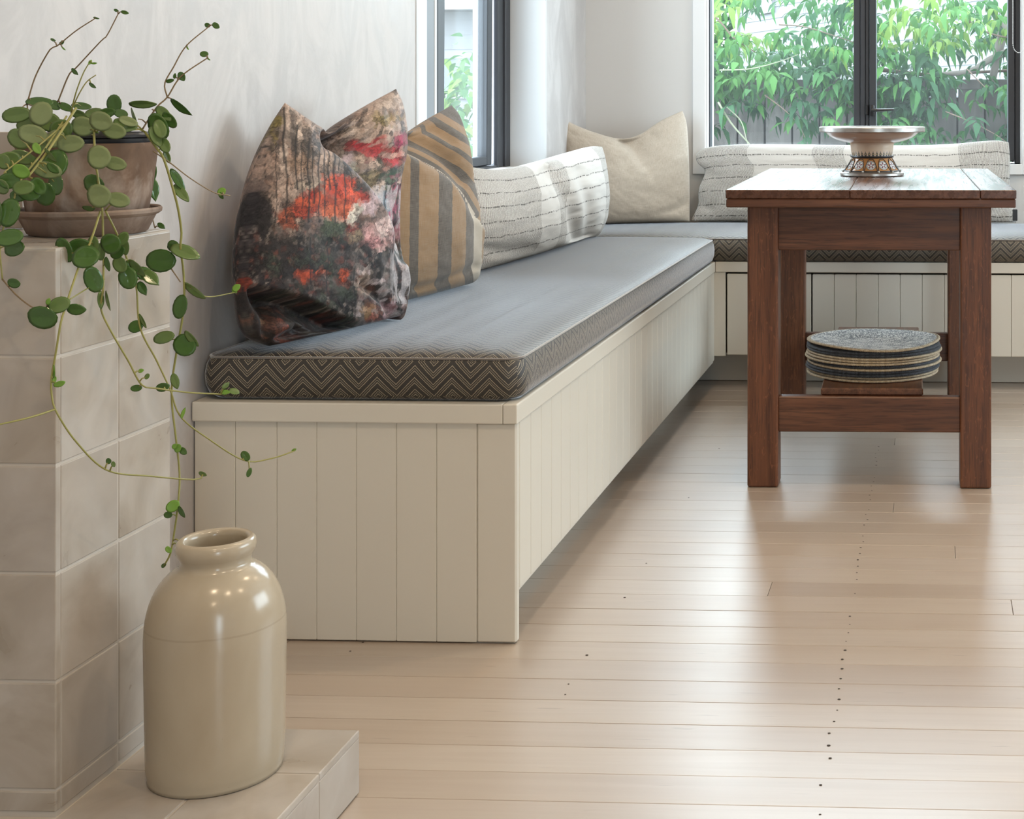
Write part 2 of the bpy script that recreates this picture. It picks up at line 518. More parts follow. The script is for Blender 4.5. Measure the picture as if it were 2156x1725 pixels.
def m_rope(name, c1, c2):
    M = Mat(name)
    p = M.tc()
    n = M.noise(p, 130, 3, 0.6); r = M.noise(p, 420, 2)
    c = M.mix(M.maprange(n, 0.36, 0.64, 0, 1), c1, c2)
    c = M.mix(M.maprange(r, 0.4, 0.65, 0, 0.4), c, tuple(q * 0.35 for q in c1))
    M.set(Base_Color=c, Roughness=0.75, Specular_IOR_Level=0.3, Sheen_Weight=0.2)
    return M.m

PLASTER = m_plaster()
PAINT = m_paint('cream_paint', (0.645, 0.605, 0.525))
WHITE = m_paint('white_trim_paint', (0.72, 0.725, 0.73), 0.45)
WALLP = m_paint('smooth_wall_paint', (0.62, 0.612, 0.60), 0.6, 60)
REV = m_paint('reveal_paint', (0.60, 0.61, 0.62), 0.5)
CEIL = m_paint('ceiling_paint', (0.80, 0.80, 0.79), 0.7)
FRAME = m_paint('charcoal_window_metal', (0.030, 0.032, 0.038), 0.55, 200)
BLACK = flat('black_plastic', (0.012, 0.012, 0.014), 0.35)
OAKX = m_wood('dark_oak_along_x', 'x', (0.058, 0.020, 0.010), (0.122, 0.045, 0.020), (0.203, 0.084, 0.038), 0.34)
OAKY = m_wood('dark_oak_along_y', 'y', (0.064, 0.023, 0.011), (0.128, 0.048, 0.022), (0.221, 0.092, 0.042), 0.27)
OAKT = m_wood('polished_oak_top', 'y', (0.058, 0.021, 0.011), (0.114, 0.044, 0.021), (0.186, 0.078, 0.038), 0.22)
_b = OAKT.node_tree.nodes['Principled BSDF']; _b.inputs['Coat Weight'].default_value = 0.2; _b.inputs['Coat Roughness'].default_value = 0.22
OAKZ = m_wood('dark_oak_along_z', 'z', (0.072, 0.023, 0.010), (0.137, 0.047, 0.018), (0.203, 0.076, 0.032), 0.36, fleck=0.28)
FLOOR = m_floor()
GAP = flat('dark_joint', (0.035, 0.024, 0.017), 0.9)
TILE = m_tile()
GROUT = m_paint('pale_grout', (0.50, 0.455, 0.40), 0.8, 200)
CHEV = m_chevron()
GLASS = m_glass()

# ================================================================== SETTING
# ---- floor: boards run along X, 84.5 mm wide, laid on a dark sub-floor
fl = box('floor', (-1.45, -2.6, -0.06), (3.2, 5.6, -0.020), GAP)
tag(fl, 'pale whitewashed timber floorboards running across the room', 'floor', kind='structure')
PITCH = 0.0848
y_ref = atz(1060, 1472, 0)[1]
joint_px = [(1621, 1240), (1881, 1071), (2011, 1163), (2131, 1278), (1884, 931)]
joints = {}
for (px, py) in joint_px:
    p = atz(px, py, 0)
    joints[math.floor((p[1] - y_ref) / PITCH)] = p[0]
jr = random.Random(5)
k0, k1 = math.floor((0.55 - y_ref) / PITCH), math.floor((5.08 - y_ref) / PITCH)
board_cache = {}
for k in range(k0, k1 + 1):
    ya, yb = y_ref + k * PITCH, y_ref + (k + 1) * PITCH
    xs = [-1.44, joints.get(k, jr.choice((-1.2, 0.62, 0.9, 1.3, 1.7)) + jr.uniform(-0.08, 0.08)), 3.19]
    gp = jr.choice((0.0001, 0.0003, 0.0008, 0.0012))
    for xa, xb in zip(xs, xs[1:]):
        box('floorboard', (xa + 0.0005, ya + gp, -0.020), (xb - 0.0005, yb - 0.0002, jr.uniform(-0.0003, 0.0)), FLOOR, fl, 0.0005)
box('floorboard', (-1.44, -2.58, -0.02), (3.19, y_ref + k0 * PITCH, 0), FLOOR, fl, 0.001)
nb = MB()
nr = random.Random(3)
for (x0, w) in ((-0.155, 0.7), (-0.60, 0.10), (0.29, 0.08), (-1.02, 0.1)):
    for k in range(k0, k1):
        for q in (0.25, 0.75):
            if nr.random() < w:
                y = y_ref + (k + q) * PITCH
                nb.lathe([(0.0, 0.0006), (nr.uniform(0.0016, 0.003), 0.0004)], (x0 + nr.uniform(-0.004, 0.004), y, 0), 6)
o = nb.obj('nail_head', GAP, fl); o['kind'] = 'stuff'

# ---- walls and ceiling
def wall(name, boxes, mat, label, cat='wall'):
    m = MB()
    for lo, hi in boxes: m.box(lo, hi)
    return tag(m.obj(name, mat), label, cat, kind='structure')
W1Y0, W1Y1, W1Z0, W1Z1 = 3.704, 4.938, 0.735, 2.45
W2X0, W2X1, W2Z0, W2Z1 = -0.865, 0.335, 0.735, 2.45
wall('wall_left', [((WX - 0.17, -2.6, 0), (WX, W1Y0, 2.7)), ((WX - 0.17, W1Y1, 0), (WX, WY + 0.2, 2.7)),
                   ((WX - 0.17, W1Y0, 0), (WX, W1Y1, W1Z0)), ((WX - 0.17, W1Y0, W1Z1), (WX, W1Y1, 2.7))], PLASTER,
     'polished pale plaster wall behind the trailing plant and bench')
wall('wall_back', [((WX, WY, 0), (W2X0, WY + 0.2, 2.7)), ((W2X1, WY, 0), (3.35, WY + 0.2, 2.7)),
                   ((W2X0, WY, 0), (W2X1, WY + 0.2, W2Z0)), ((W2X0, WY, W2Z1), (W2X1, WY + 0.2, 2.7))], WALLP,
     'pale grey plaster wall around the garden window')
W3Y0, W3Y1 = 2.6, 5.3
wall('wall_right', [((3.2, -2.6, 0), (3.35, W3Y0, 2.7)), ((3.2, W3Y1, 0), (3.35, WY, 2.7)), ((3.2, W3Y0, 0), (3.35, W3Y1, 0.9)), ((3.2, W3Y0, 2.3), (3.35, W3Y1, 2.7))], PLASTER,
     'plaster wall on the right with a window added for side light')
wall('wall_rear', [((WX - 0.17, -2.75, 0), (1.45, -2.6, 2.7)), ((2.35, -2.75, 0), (3.35, -2.6, 2.7)), ((1.45, -2.75, 0), (2.35, -2.6, 0.1)), ((1.45, -2.75, 2.2), (2.35, -2.6, 2.7))], PLASTER,
     'plaster wall behind the camera with a glazed door added for fill light')
wall('ceiling', [((-1.5, -2.75, 2.7), (3.35, WY + 0.2, 2.8))], CEIL, 'white painted ceiling', 'ceiling')

# ---- left window: white reveal, charcoal frame set 13 cm back, awning sash slightly open
FX = WX - 0.13
yy = lambda px: atX(px, 200, FX)[1]
w1 = thing('window_1', (FX, (W1Y0 + W1Y1) / 2, W1Z0), 'narrow charcoal awning window in the left plaster wall, white reveal', 'window', kind='structure')
for (ya, yb, nm) in ((W1Y1, W1Y1 + 0.012, 'reveal'), (W1Y0 - 0.012, W1Y0, 'reveal')):
    box(nm, (WX - 0.16, ya - 0.004 if ya < 4 else ya - 0.008, W1Z0), (WX + 0.002, yb - 0.002, W1Z1), REV, w1)
box('sill', (WX - 0.14, W1Y0, W1Z0 - 0.004), (WX + 0.004, W1Y1 - 0.008, W1Z0 + 0.014), WHITE, w1, 0.003)
box('reveal', (WX - 0.14, W1Y0, W1Z1 - 0.012), (WX, W1Y1, W1Z1 + 0.002), WHITE, w1)
box('jamb_liner', (FX - 0.05, W1Y0, W1Z0), (FX + 0.006, yy(895), W1Z1), WHITE, w1, 0.002)
GREYF = m_paint('grey_window_metal', (0.24, 0.265, 0.29), 0.4, 200)
box('frame_stile', (FX - 0.05, yy(895), W1Z0), (FX + 0.002, yy(913), W1Z1), GREYF, w1, 0.002)
box('frame_bead', (FX - 0.05, yy(913), W1Z0), (FX + 0.004, yy(917), W1Z1), WHITE, w1, 0.001)
box('frame_stile', (FX - 0.05, yy(917), W1Z0), (FX + 0.0, yy(923), W1Z1), FRAME, w1, 0.001)
box('frame_stile', (FX - 0.012, yy(1046), W1Z0), (FX + 0.004, yy(1057), W1Z1), FRAME, w1, 0.003)
box('reveal', (WX - 0.172, W1Y1 - 0.022, W1Z0 - 0.002), (FX - 0.014, W1Y1 + 0.02, W1Z1), WHITE, w1)
box('frame_stile', (FX - 0.012, yy(1057.5), W1Z0), (FX + 0.012, W1Y1 - 0.009, W1Z1), FRAME, w1, 0.003)
box('frame_rail', (FX - 0.05, yy(917), W1Z0), (FX + 0.002, W1Y1 - 0.009, W1Z0 + 0.022), FRAME, w1, 0.002)
box('frame_rail', (FX - 0.05, yy(917), W1Z1 - 0.04), (FX + 0.002, W1Y1 - 0.009, W1Z1), FRAME, w1, 0.002)
tilt = Matrix.Translation((FX, 0, W1Z1 - 0.04)) @ Matrix.Rotation(math.radians(0.30), 4, 'Y') @ Matrix.Translation((-FX, 0, -(W1Z1 - 0.04)))
ya, yb = yy(923), yy(1041)
za, zb = W1Z0 + 0.024, W1Z1 - 0.042
SM = m_paint('sash_metal', (0.075, 0.085, 0.098), 0.4, 200)
sash = box('sash', (FX - 0.035, ya, za), (FX, yy(941), zb), SM, w1, 0.003, xf=tilt)
box('sash_stile', (FX - 0.035, yy(1031), za), (FX, yb, zb), FRAME, w1, 0.003, xf=tilt)
box('sash_rail', (FX - 0.035, yy(941), za), (FX, yy(1031), za + 0.030), FRAME, w1, 0.003, xf=tilt)
box('sash_rail', (FX - 0.035, yy(941), zb - 0.03), (FX, yy(1031), zb), FRAME, w1, 0.003, xf=tilt)
box('pane', (FX - 0.020, yy(941) - 0.002, za + 0.028), (FX - 0.016, yy(1031) + 0.002, zb - 0.028), GLASS, w1, xf=tilt)
box('outside_casing', (WX - 0.245, W1Y1 - 0.02, W1Z0 - 0.1), (WX - 0.176, W1Y1 + 0.08, W1Z1 + 0.1), WHITE, w1, 0.003)

# ---- back window: white casing, charcoal frame, fixed pane and casement with a lever handle
w2 = thing('window_2', ((W2X0 + W2X1) / 2, WY, W2Z0), 'wide charcoal framed garden window in the back wall', 'window', kind='structure')
cw = 0.049
box('casing', (W2X0 - cw, WY - 0.014, W2Z0 - 0.040), (W2X0, WY + 0.002, W2Z1 + cw), WHITE, w2, 0.002)
box('casing', (W2X1, WY - 0.014, W2Z0 - 0.040), (W2X1 + cw, WY + 0.002, W2Z1 + cw), WHITE, w2, 0.002)
box('casing', (W2X0, WY - 0.014, W2Z1), (W2X1, WY + 0.002, W2Z1 + cw), WHITE, w2, 0.002)
box('sill', (W2X0, WY - 0.018, W2Z0 - 0.040), (W2X1, WY + 0.06, W2Z0), WHITE, w2, 0.002)
for (a, b) in ((W2X0, W2X0 + 0.006), (W2X1 - 0.006, W2X1)):
    box('reveal', (a, WY + 0.001, W2Z0), (b, WY + 0.12, W2Z1), WHITE, w2)
GY = WY + 0.035
xx = lambda px: atY(px, 200, GY)[0]
def fr(name, xa, xb, za, zb, d0=0.0, d1=0.06, mat=FRAME, b=0.002):
    return box(name, (xa, GY + d0, za), (xb, GY + d1, zb), mat, w2, b)
L0, R1 = W2X0 + 0.006, W2X1 - 0.006
fr('frame_stile', L0, xx(1495), W2Z0, W2Z1)
fr('mullion', xx(1797), xx(1811), W2Z0, W2Z1, 0.004)
fr('mullion', xx(1811.4), xx(1821.6), W2Z0, W2Z1, 0.001)
fr('mullion', xx(1822), xx(1829.6), W2Z0, W2Z1, 0.004)
fr('sash_stile', xx(1830.6), xx(1845), W2Z0 + 0.01, W2Z1 - 0.01, -0.008)
fr('sash_stile', xx(2122), xx(2136), W2Z0 + 0.01, W2Z1 - 0.01, -0.008)
fr('frame_stile', xx(2136.8), R1, W2Z0, W2Z1, 0.0)
for (a, b) in ((W2Z0, W2Z0 + 0.016), (W2Z1 - 0.03, W2Z1)):
    fr('frame_rail', xx(1495), xx(1797), a, b)
for (a, b) in ((W2Z0, W2Z0 + 0.03), (W2Z1 - 0.05, W2Z1)):
    fr('sash_rail', xx(1845), xx(2122), a, b, -0.006)
fr('pane', xx(1494), xx(1798), W2Z0 + 0.014, W2Z1 - 0.02, 0.030, 0.034, GLASS, 0)
fr('pane', xx(1844), xx(2123), W2Z0 + 0.028, W2Z1 - 0.04, 0.022, 0.026, GLASS, 0)
hz = atY(1837, 232, GY)[2]
h = MB()
h.box((xx(1822.5), GY - 0.012, hz - 0.018), (xx(1828.5), GY + 0.003, hz + 0.020), 0.002)
h.box((xx(1832), GY - 0.022, hz - 0.022), (xx(1841), GY - 0.006, hz + 0.020), 0.004, 2)
h.tube([(xx(1836), GY - 0.03, hz), (xx(1850), GY - 0.032, hz), (xx(1883), GY - 0.034, hz + 0.002)], [0.0075, 0.006, 0.0045], 8)
h.obj('handle', BLACK, w2, 'auto')

# unseen glazed door, added behind the camera as low frontal fill
w4 = thing('added_fill_door', (1.9, -2.68, 0.1), 'unseen glazed door added in the rear wall for fill light', 'door', kind='structure')
for (a, b) in ((1.45, 1.50), (2.30, 2.35)):
    box('frame_stile', (a, -2.71, 0.1), (b, -2.65, 2.2), FRAME, w4, 0.003)
box('frame_rail', (1.50, -2.71, 0.1), (2.30, -2.65, 0.16), FRAME, w4, 0.003)
box('frame_rail', (1.50, -2.71, 2.14), (2.30, -2.65, 2.2), FRAME, w4, 0.003)
box('pane', (1.50, -2.682, 0.15), (2.30, -2.678, 2.15), GLASS, w4)
# unseen window, added to brighten the room and bench boards from the right
w3 = thing('added_side_window', (3.28, 3.95, 0.9), 'unseen wide window added in the right wall for side light', 'window', kind='structure')
for (a, b) in ((W3Y0, W3Y0 + 0.05), (3.93, 3.97), (W3Y1 - 0.05, W3Y1)):
    box('frame_stile', (3.26, a, 0.9), (3.32, b, 2.3), FRAME, w3, 0.003)
for (a, b) in ((W3Y0 + 0.05, 3.93), (3.97, W3Y1 - 0.05)):
    box('frame_rail', (3.26, a, 0.9), (3.32, b, 0.94), FRAME, w3, 0.003)
    box('frame_rail', (3.26, a, 2.26), (3.32, b, 2.3), FRAME, w3, 0.003)
    box('pane', (3.288, a, 0.935), (3.292, b, 2.265), GLASS, w3)

# ================================================================== BENCHES
BX, BY, BFY = -0.740, 2.562, 4.905
bl = thing('built_in_bench', (-1.03, 3.7, 0), 'cream tongue-and-groove built-in bench along the left wall', 'bench', 'built-in window benches')
ends = [402 + 85.7 * i for i in range(9)]
ex = [WX + 0.002] + [atz(402 + 85.9 * i - (4 if i == 1 else 0), 1356, 0)[0] for i in range(1, 8)] + [BX]
for a, b in zip(ex, ex[1:]):
    box('panel_board', (a + 0.0002, BY, 0.002), (b - 0.0002, BY + 0.018, 0.393), PAINT, bl, 0.0013 if b < BX else 0.003)
box('corner_post', (BX - 0.018, BY + 0.004, 0.002), (BX - 0.0005, BY + 0.0195, 0.3925), PAINT, bl, 0.002)
n_side = 32
sy = [BY + 0.020 + (BFY - BY - 0.0202) * i / n_side for i in range(n_side + 1)]
m0 = None
for a, b in zip(sy, sy[1:]):
    org = Vector((BX - 0.009, (a + b) / 2, 0.094))
    if m0 is None:
        m0 = MB().box((BX - 0.018, a + 0.0004, 0.094), (BX, b - 0.0004, 0.393), 0.0018).obj('panel_board', PAINT, bl, org=org)
    else: copy_to(m0, org, bl, 'panel_board')
box('bottom_rail', (BX - 0.018, BY + 0.019, 0.086), (BX - 0.004, BFY, 0.0935), PAINT, bl, 0.001)
box('kickboard', (BX - 0.105, BY + 0.02, 0.002), (BX - 0.088, BFY - 0.001, 0.098), PAINT, bl)
box('fascia', (BX - 0.022, BY - 0.010, 0.393), (BX + 0.004, BFY - 0.0045, 0.4285), PAINT, bl, 0.0025, 2)
box('fascia', (WX + 0.002, BY - 0.010, 0.393), (BX - 0.0225, BY + 0.012, 0.4280), PAINT, bl, 0.0025, 2)
box('seat_deck', (WX + 0.002, BY + 0.012, 0.405), (BX - 0.022, BFY - 0.005, 0.4275), PAINT, bl)

bb = thing('built_in_bench', (0, 5.2, 0), 'cream panelled bench with cupboard doors under the garden window', 'bench', 'built-in window benches')
xb_ = lambda px: atY(px, 650, BFY)[0]
ZB0, ZB1 = 0.112, 0.391
box('filler_panel', (BX - 0.02, BFY + 0.001, ZB0 - 0.004), (xb_(1527.5), BFY + 0.018, 0.393), PAINT, bb, 0.0012)
def cupboard(px0, px1, n):
    a, b = xb_(px0), xb_(px1)
    d = thing('door', ((a + b) / 2, BFY, ZB0), None, None)
    d.parent = bb; d.location = ORG[d.name] - ORG[bb.name]
    for i in range(n):
        box('panel_board', (a + (b - a) * i / n + 0.0005, BFY, ZB0 + 0.001), (a + (b - a) * (i + 1) / n - 0.0005, BFY + 0.018, ZB1 - 0.004), PAINT, d, 0.0018)
cupboard(1530.5, 1708, 4)
cupboard(1710.5, 2080.5, 8)
cupboard(2083, 2453, 8)
cupboard(2455.5, 2825.5, 8)
box('fascia', (BX + 0.004, BFY - 0.004, 0.393), (1.5, BFY + 0.02, 0.4285), PAINT, bb, 0.0025, 2)
box('seat_deck', (WX + 0.002, BFY + 0.0205, 0.405), (1.5, WY - 0.002, 0.4275), PAINT, bb)
box('kickboard', (BX - 0.12, 5.043, 0.002), (1.5, 5.06, 0.110), PAINT, bb)
box('carcass_back', (BX, BFY + 0.05, ZB0), (1.5, BFY + 0.06, 0.393), GAP, bb)

# ---- seat cushions: box cushions in chevron wool with a piped seam
def rrect(x0, x1, y0, y1, r, n=6):
    pts = []
    for (cx, cy, a0) in ((x1 - r, y1 - r, 0), (x0 + r, y1 - r, 90), (x0 + r, y0 + r, 180), (x1 - r, y0 + r, 270)):
        for q in range(n + 1):
            a = math.radians(a0 + 90 * q / n)
            pts.append((cx + r * math.cos(a), cy + r * math.sin(a)))
    out = []
    for (a, b) in zip(pts, pts[1:] + pts[:1]):
        L = math.dist(a, b); k = max(1, int(L / 0.03))
        for q in range(k): out.append((a[0] + (b[0] - a[0]) * q / k, a[1] + (b[1] - a[1]) * q / k))
    return out
def seat_cushion(name, x0, x1, y0, y1, z0, label, rc=0.03):
    prof = [(0.030, 0.0), (0.010, 0.002), (0.001, 0.010), (-0.004, 0.026), (-0.005, 0.045), (-0.003, 0.062), (0.001, 0.0725), (0.0035, 0.0755),
            (0.007, 0.0785), (0.020, 0.0835), (0.045, 0.0875), (0.09, 0.091), (0.16, 0.093)]
    V, Fc, UV, sm = [], [], [], []
    base = rrect(x0, x1, y0, y1, rc)
    cx, cy = (x0 + x1) / 2, (y0 + y1) / 2
    n = len(base)
    for (ins, z) in prof:
        sx, sy_ = 1 - 2 * ins / (x1 - x0), 1 - 2 * ins / (y1 - y0)
        for (x, y) in base:
            wv = 0.0010 * math.sin(x * 9 + y * 6.1) + 0.0008 * math.sin(y * 13 + 1) if z > 0.07 else 0
            V.append((cx + (x - cx) * sx, cy + (y - cy) * sy_, z0 + z + wv * min(1, ins / 0.05)))
    nl = len(prof)
    for i in range(nl - 1):
        for q in range(n):
            Fc.append((i * n + q, i * n + (q + 1) % n, (i + 1) * n + (q + 1) % n, (i + 1) * n + q))
    Fc.append(tuple((nl - 1) * n + q for q in range(n)))
    Fc.append(tuple(range(n))[::-1])
    VA = np.array(V)
    for f in Fc:
        p = VA[list(f)]
        nv = np.cross(p[1] - p[0], p[2] - p[0]) if len(f) == 4 else np.array([0, 0, 1.0])
        nv = nv / (np.linalg.norm(nv) + 1e-12)
        for v in p:
            if abs(nv[2]) > 0.55: UV.append((v[0] + 0.012, v[1] - y0 - 0.0055))
            elif abs(nv[1]) > abs(nv[0]): UV.append((v[0] + 0.012, v[2] - z0 - 0.074))
            else: UV.append((v[1], v[2] - z0 - 0.074))
    o = raw(name, V, Fc, CHEV, None, True, UV)
    tag(o, label, 'seat cushion', 'chevron seat cushions')
    ring = []
    for (x, y) in base:
        ins = 0.0022
        ring.append((cx + (x - cx) * (1 - 2 * ins / (x1 - x0)), cy + (y - cy) * (1 - 2 * ins / (y1 - y0)), z0 + 0.0765))
    MB().tube(ring, 0.0022, 6, close=True).obj('piping', CHEV_P, o, True)
    return o
CHEV_P = m_linen('piping_wool', (0.12, 0.10, 0.085), (0.20, 0.17, 0.14), 420, 1.0)
seat_cushion('seat_cushion', WX + 0.012, BX + 0.004, BY + 0.006, BFY - 0.026, 0.4285, 'long chevron wool seat cushion on the left bench, dark zigzag end facing out', 0.035)
seat_cushion('seat_cushion', WX + 0.012, 1.48, BFY - 0.010, WY - 0.012, 0.4285, 'chevron wool seat cushion on the bench under the garden window', 0.03)

# ================================================================== TABLE
TC = Vector((-0.166, 4.175, 0))
TX = Matrix.Translation(TC) @ Matrix.Rotation(math.radians(1.2), 4, 'Z')
tb = thing('oak_table', TC, 'dark stained oak refectory table with square legs and low shelf', 'table')
def tbox(name, lo, hi, mat, b=0.002, seg=1, rz=0): return box(name, lo, hi, mat, tb, b, seg, TX)
hw, hl = 0.357, 0.600
for (a, b) in ((-hw, -0.052), (-0.051, 0.268), (0.2695, hw)):
    tbox('top_board', (a, -hl, 0.7285), (b, hl, 0.750), OAKT, 0.0016)
tbox('draw_leaf', (-hw + 0.001, -hl + 0.001, 0.7065), (hw - 0.001, hl - 0.001, 0.7280), OAKX, 0.0025)
for (a, b) in ((-0.311, -0.233), (0.222, 0.300)):
    for (c, d) in ((-0.532, -0.454), (0.454, 0.532)):
        tbox('leg', (a, c, 0.0005), (b, d, 0.706), OAKZ, 0.005, 2)
for (c, d) in ((-0.520, -0.496), (0.496, 0.520)):
    tbox('apron', (-0.2345, c, 0.594), (0.2235, d, 0.706), OAKX)
    tbox('stretcher', (-0.2345, c - 0.004, 0.138), (0.2235, d + 0.006, 0.2265), OAKX, 0.003)
for (a, b) in ((-0.295, -0.271), (0.262, 0.286)):
    tbox('apron', (a, -0.4535, 0.620), (b, 0.4535, 0.706), OAKY)
tbox('shelf_plank', (-0.128, -0.506, 0.2268), (0.130, 0.506, 0.2450), OAKY, 0.003)

# ================================================================== PILLOWS
def pillow(name, A, wdir, lean, curves, T, mat, label, cat, creases=(), N=90, M=90, bot=0.35, print_fn=None, uv_fn=None, wrinkle=0.004, seed=0, zmin=0.5228, group=None):
    """A soft cushion: seam outline laid out on its own leaning mid-plane, filled, thickened to both sides and creased."""
    A = Vector(A); w = Vector((*wdir, 0)).normalized()
    nh = Vector((w.y, -w.x, 0))
    if nh.dot(Vector((0, 0, CAM_Z)) - A) < 0: nh = -nh
    up = (Vector((0, 0, 1)) - nh * lean).normalized()
    n = w.cross(up).normalized()
    if n.dot(nh) < 0: n = -n
    bl, br, tr, tl = curves
    B0, R0, T0, L0_ = crom(bl, N), crom(br, M), crom(tr, N), crom(tl, M)
    u = np.linspace(0, 1, N); v = np.linspace(0, 1, M)
    u = 0.5 - 0.5 * np.cos(PI * u) * 0.35 - 0.5 * (1 - 2 * u) * 0.65
    v = 0.5 - 0.5 * np.cos(PI * v) * 0.35 - 0.5 * (1 - 2 * v) * 0.65
    def rs(C, s, k): 
        q = s * (k - 1); i = np.clip(np.floor(q).astype(int), 0, k - 2); f = (q - i)[:, None]
        return C[i] * (1 - f) + C[i + 1] * f
    Bc, Tc, Lc, Rc = rs(B0, u, N), rs(T0, u, N), rs(L0_, v, M), rs(R0, v, M)
    U, Vv = np.meshgrid(u, v)
    P = ((1 - Vv)[..., None] * Bc[None] + Vv[..., None] * Tc[None] + (1 - U)[..., None] * Lc[:, None] + U[..., None] * Rc[:, None]
         - ((1 - U) * (1 - Vv))[..., None] * Bc[0] - (U * (1 - Vv))[..., None] * Bc[-1] - ((1 - U) * Vv)[..., None] * Tc[0] - (U * Vv)[..., None] * Tc[-1])
    na = np.array(n); C0 = np.array((0, 0, CAM_Z))
    a = (P[..., 0] - PPX) / F_PX; b = -(P[..., 1] - PPY) / F_PX
    R = np.stack([a * _c - _s, a * _s + _c, b], -1)
    t = ((np.array(A) - C0) @ na) / (R @ na)
    W = C0 + R * t[..., None]
    pa = np.clip(4 * U * (1 - U), 0, 1); pb = np.clip(4 * Vv * (1 - Vv), 0, 1)
    pv = 0.5 + (bot - 0.5) * np.clip(1 - Vv / 0.5, 0, 1)
    th = T * pa ** 0.5 * pb ** pv
    soft = np.clip(pa * 4, 0, 1) * np.clip(pb * 4, 0, 1)
    wr = (fbm(U * 7, Vv * 7, 4, seed) - 0.5) * 2 * wrinkle * soft
    Fr = W + na * (th + wr)[..., None]
    d_ = -Fr[..., 0] * _s + Fr[..., 1] * _c
    px = PPX + F_PX * (Fr[..., 0] * _c + Fr[..., 1] * _s) / d_
    py = PPY + F_PX * (CAM_Z - Fr[..., 2]) / d_
    disp = np.zeros_like(th)
    sd_all = []
    for (pl, dep0, dep1, wa, wb) in creases:
        pl = crom(pl, 40)
        best = np.full(px.shape, 1e9); sgn = np.zeros(px.shape); dep = np.zeros(px.shape)
        for i in range(len(pl) - 1):
            ax, ay = pl[i]; bx, by = pl[i + 1]
            dx, dy = bx - ax, by - ay
            s = np.clip(((px - ax) * dx + (py - ay) * dy) / (dx * dx + dy * dy), 0, 1)
            qx, qy = px - ax - s * dx, py - ay - s * dy
            D = np.hypot(qx, qy)
            k = D < best
            best = np.where(k, D, best)
            sgn = np.where(k, np.sign(dx * qy - dy * qx), sgn)
            fr_ = (i + s) / (len(pl) - 1)
            dep = np.where(k, dep0 + (dep1 - dep0) * fr_, dep)
        wd = np.where(sgn > 0, wb, wa)
        disp -= dep * np.exp(-(best / wd) ** 2)
        sd_all.append(best * sgn)
    edge = np.clip(pa * 6, 0, 1) * np.clip(pb * 6, 0, 1)
    Fr = Fr + na * (disp * edge)[..., None]
    Bk = W - na * (th * 0.95)[..., None]
    for G in (Fr, Bk): G[..., 2] = np.maximum(G[..., 2], zmin)
    V = np.concatenate([Fr.reshape(-1, 3), Bk.reshape(-1, 3)])
    def ix(i, j, s): return s * N * M + i * N + j
    Fc, UVs = [], []
    if uv_fn: TU, TV = uv_fn(U, Vv, px, py, sd_all)
    else: TU, TV = U, Vv
    tu, tv = np.tile(TU.ravel(), 2), np.tile(TV.ravel(), 2)
    onb = lambda i, j: i in (0, M - 1) or j in (0, N - 1)
    bi = lambda i, j: ix(i, j, 0) if onb(i, j) else ix(i, j, 1)
    for i in range(M - 1):
        for j in range(N - 1):
            Fc.append((ix(i, j, 0), ix(i, j + 1, 0), ix(i + 1, j + 1, 0), ix(i + 1, j, 0)))
            Fc.append((bi(i, j), bi(i + 1, j), bi(i + 1, j + 1), bi(i, j + 1)))
    for f in Fc:
        for q in f: UVs.append((tu[q], tv[q]))
    o = raw(name, V, Fc, mat, None, True, UVs, org=(A.x, A.y, 0.52))
    tag(o, label, cat, group)
    if print_fn is not None:
        col = print_fn(np.concatenate([px.ravel(), px.ravel()]), np.concatenate([py.ravel(), py.ravel()]))
        at = o.data.color_attributes.new('print', 'FLOAT_COLOR', 'POINT')
        at.data.foreach_set('color', np.c_[col, np.ones(len(col))].astype(np.float32).ravel())
    # loose verts of the shared seam rim
    bm = bmesh.new(); bm.from_mesh(o.data)
    bmesh.ops.delete(bm, geom=[q for q in bm.verts if not q.link_faces], context='VERTS')
    bm.to_mesh(o.data); bm.free()
    return o
def base_line(A, B, z=0.5245, k=8):
    """the bottom seam: a straight line on the seat, as pixels"""
    A, B = Vector(A), Vector(B)
    return [proj((A.x + (B.x - A.x) * q / k, A.y + (B.y - A.y) * q / k, z)) for q in range(k + 1)]

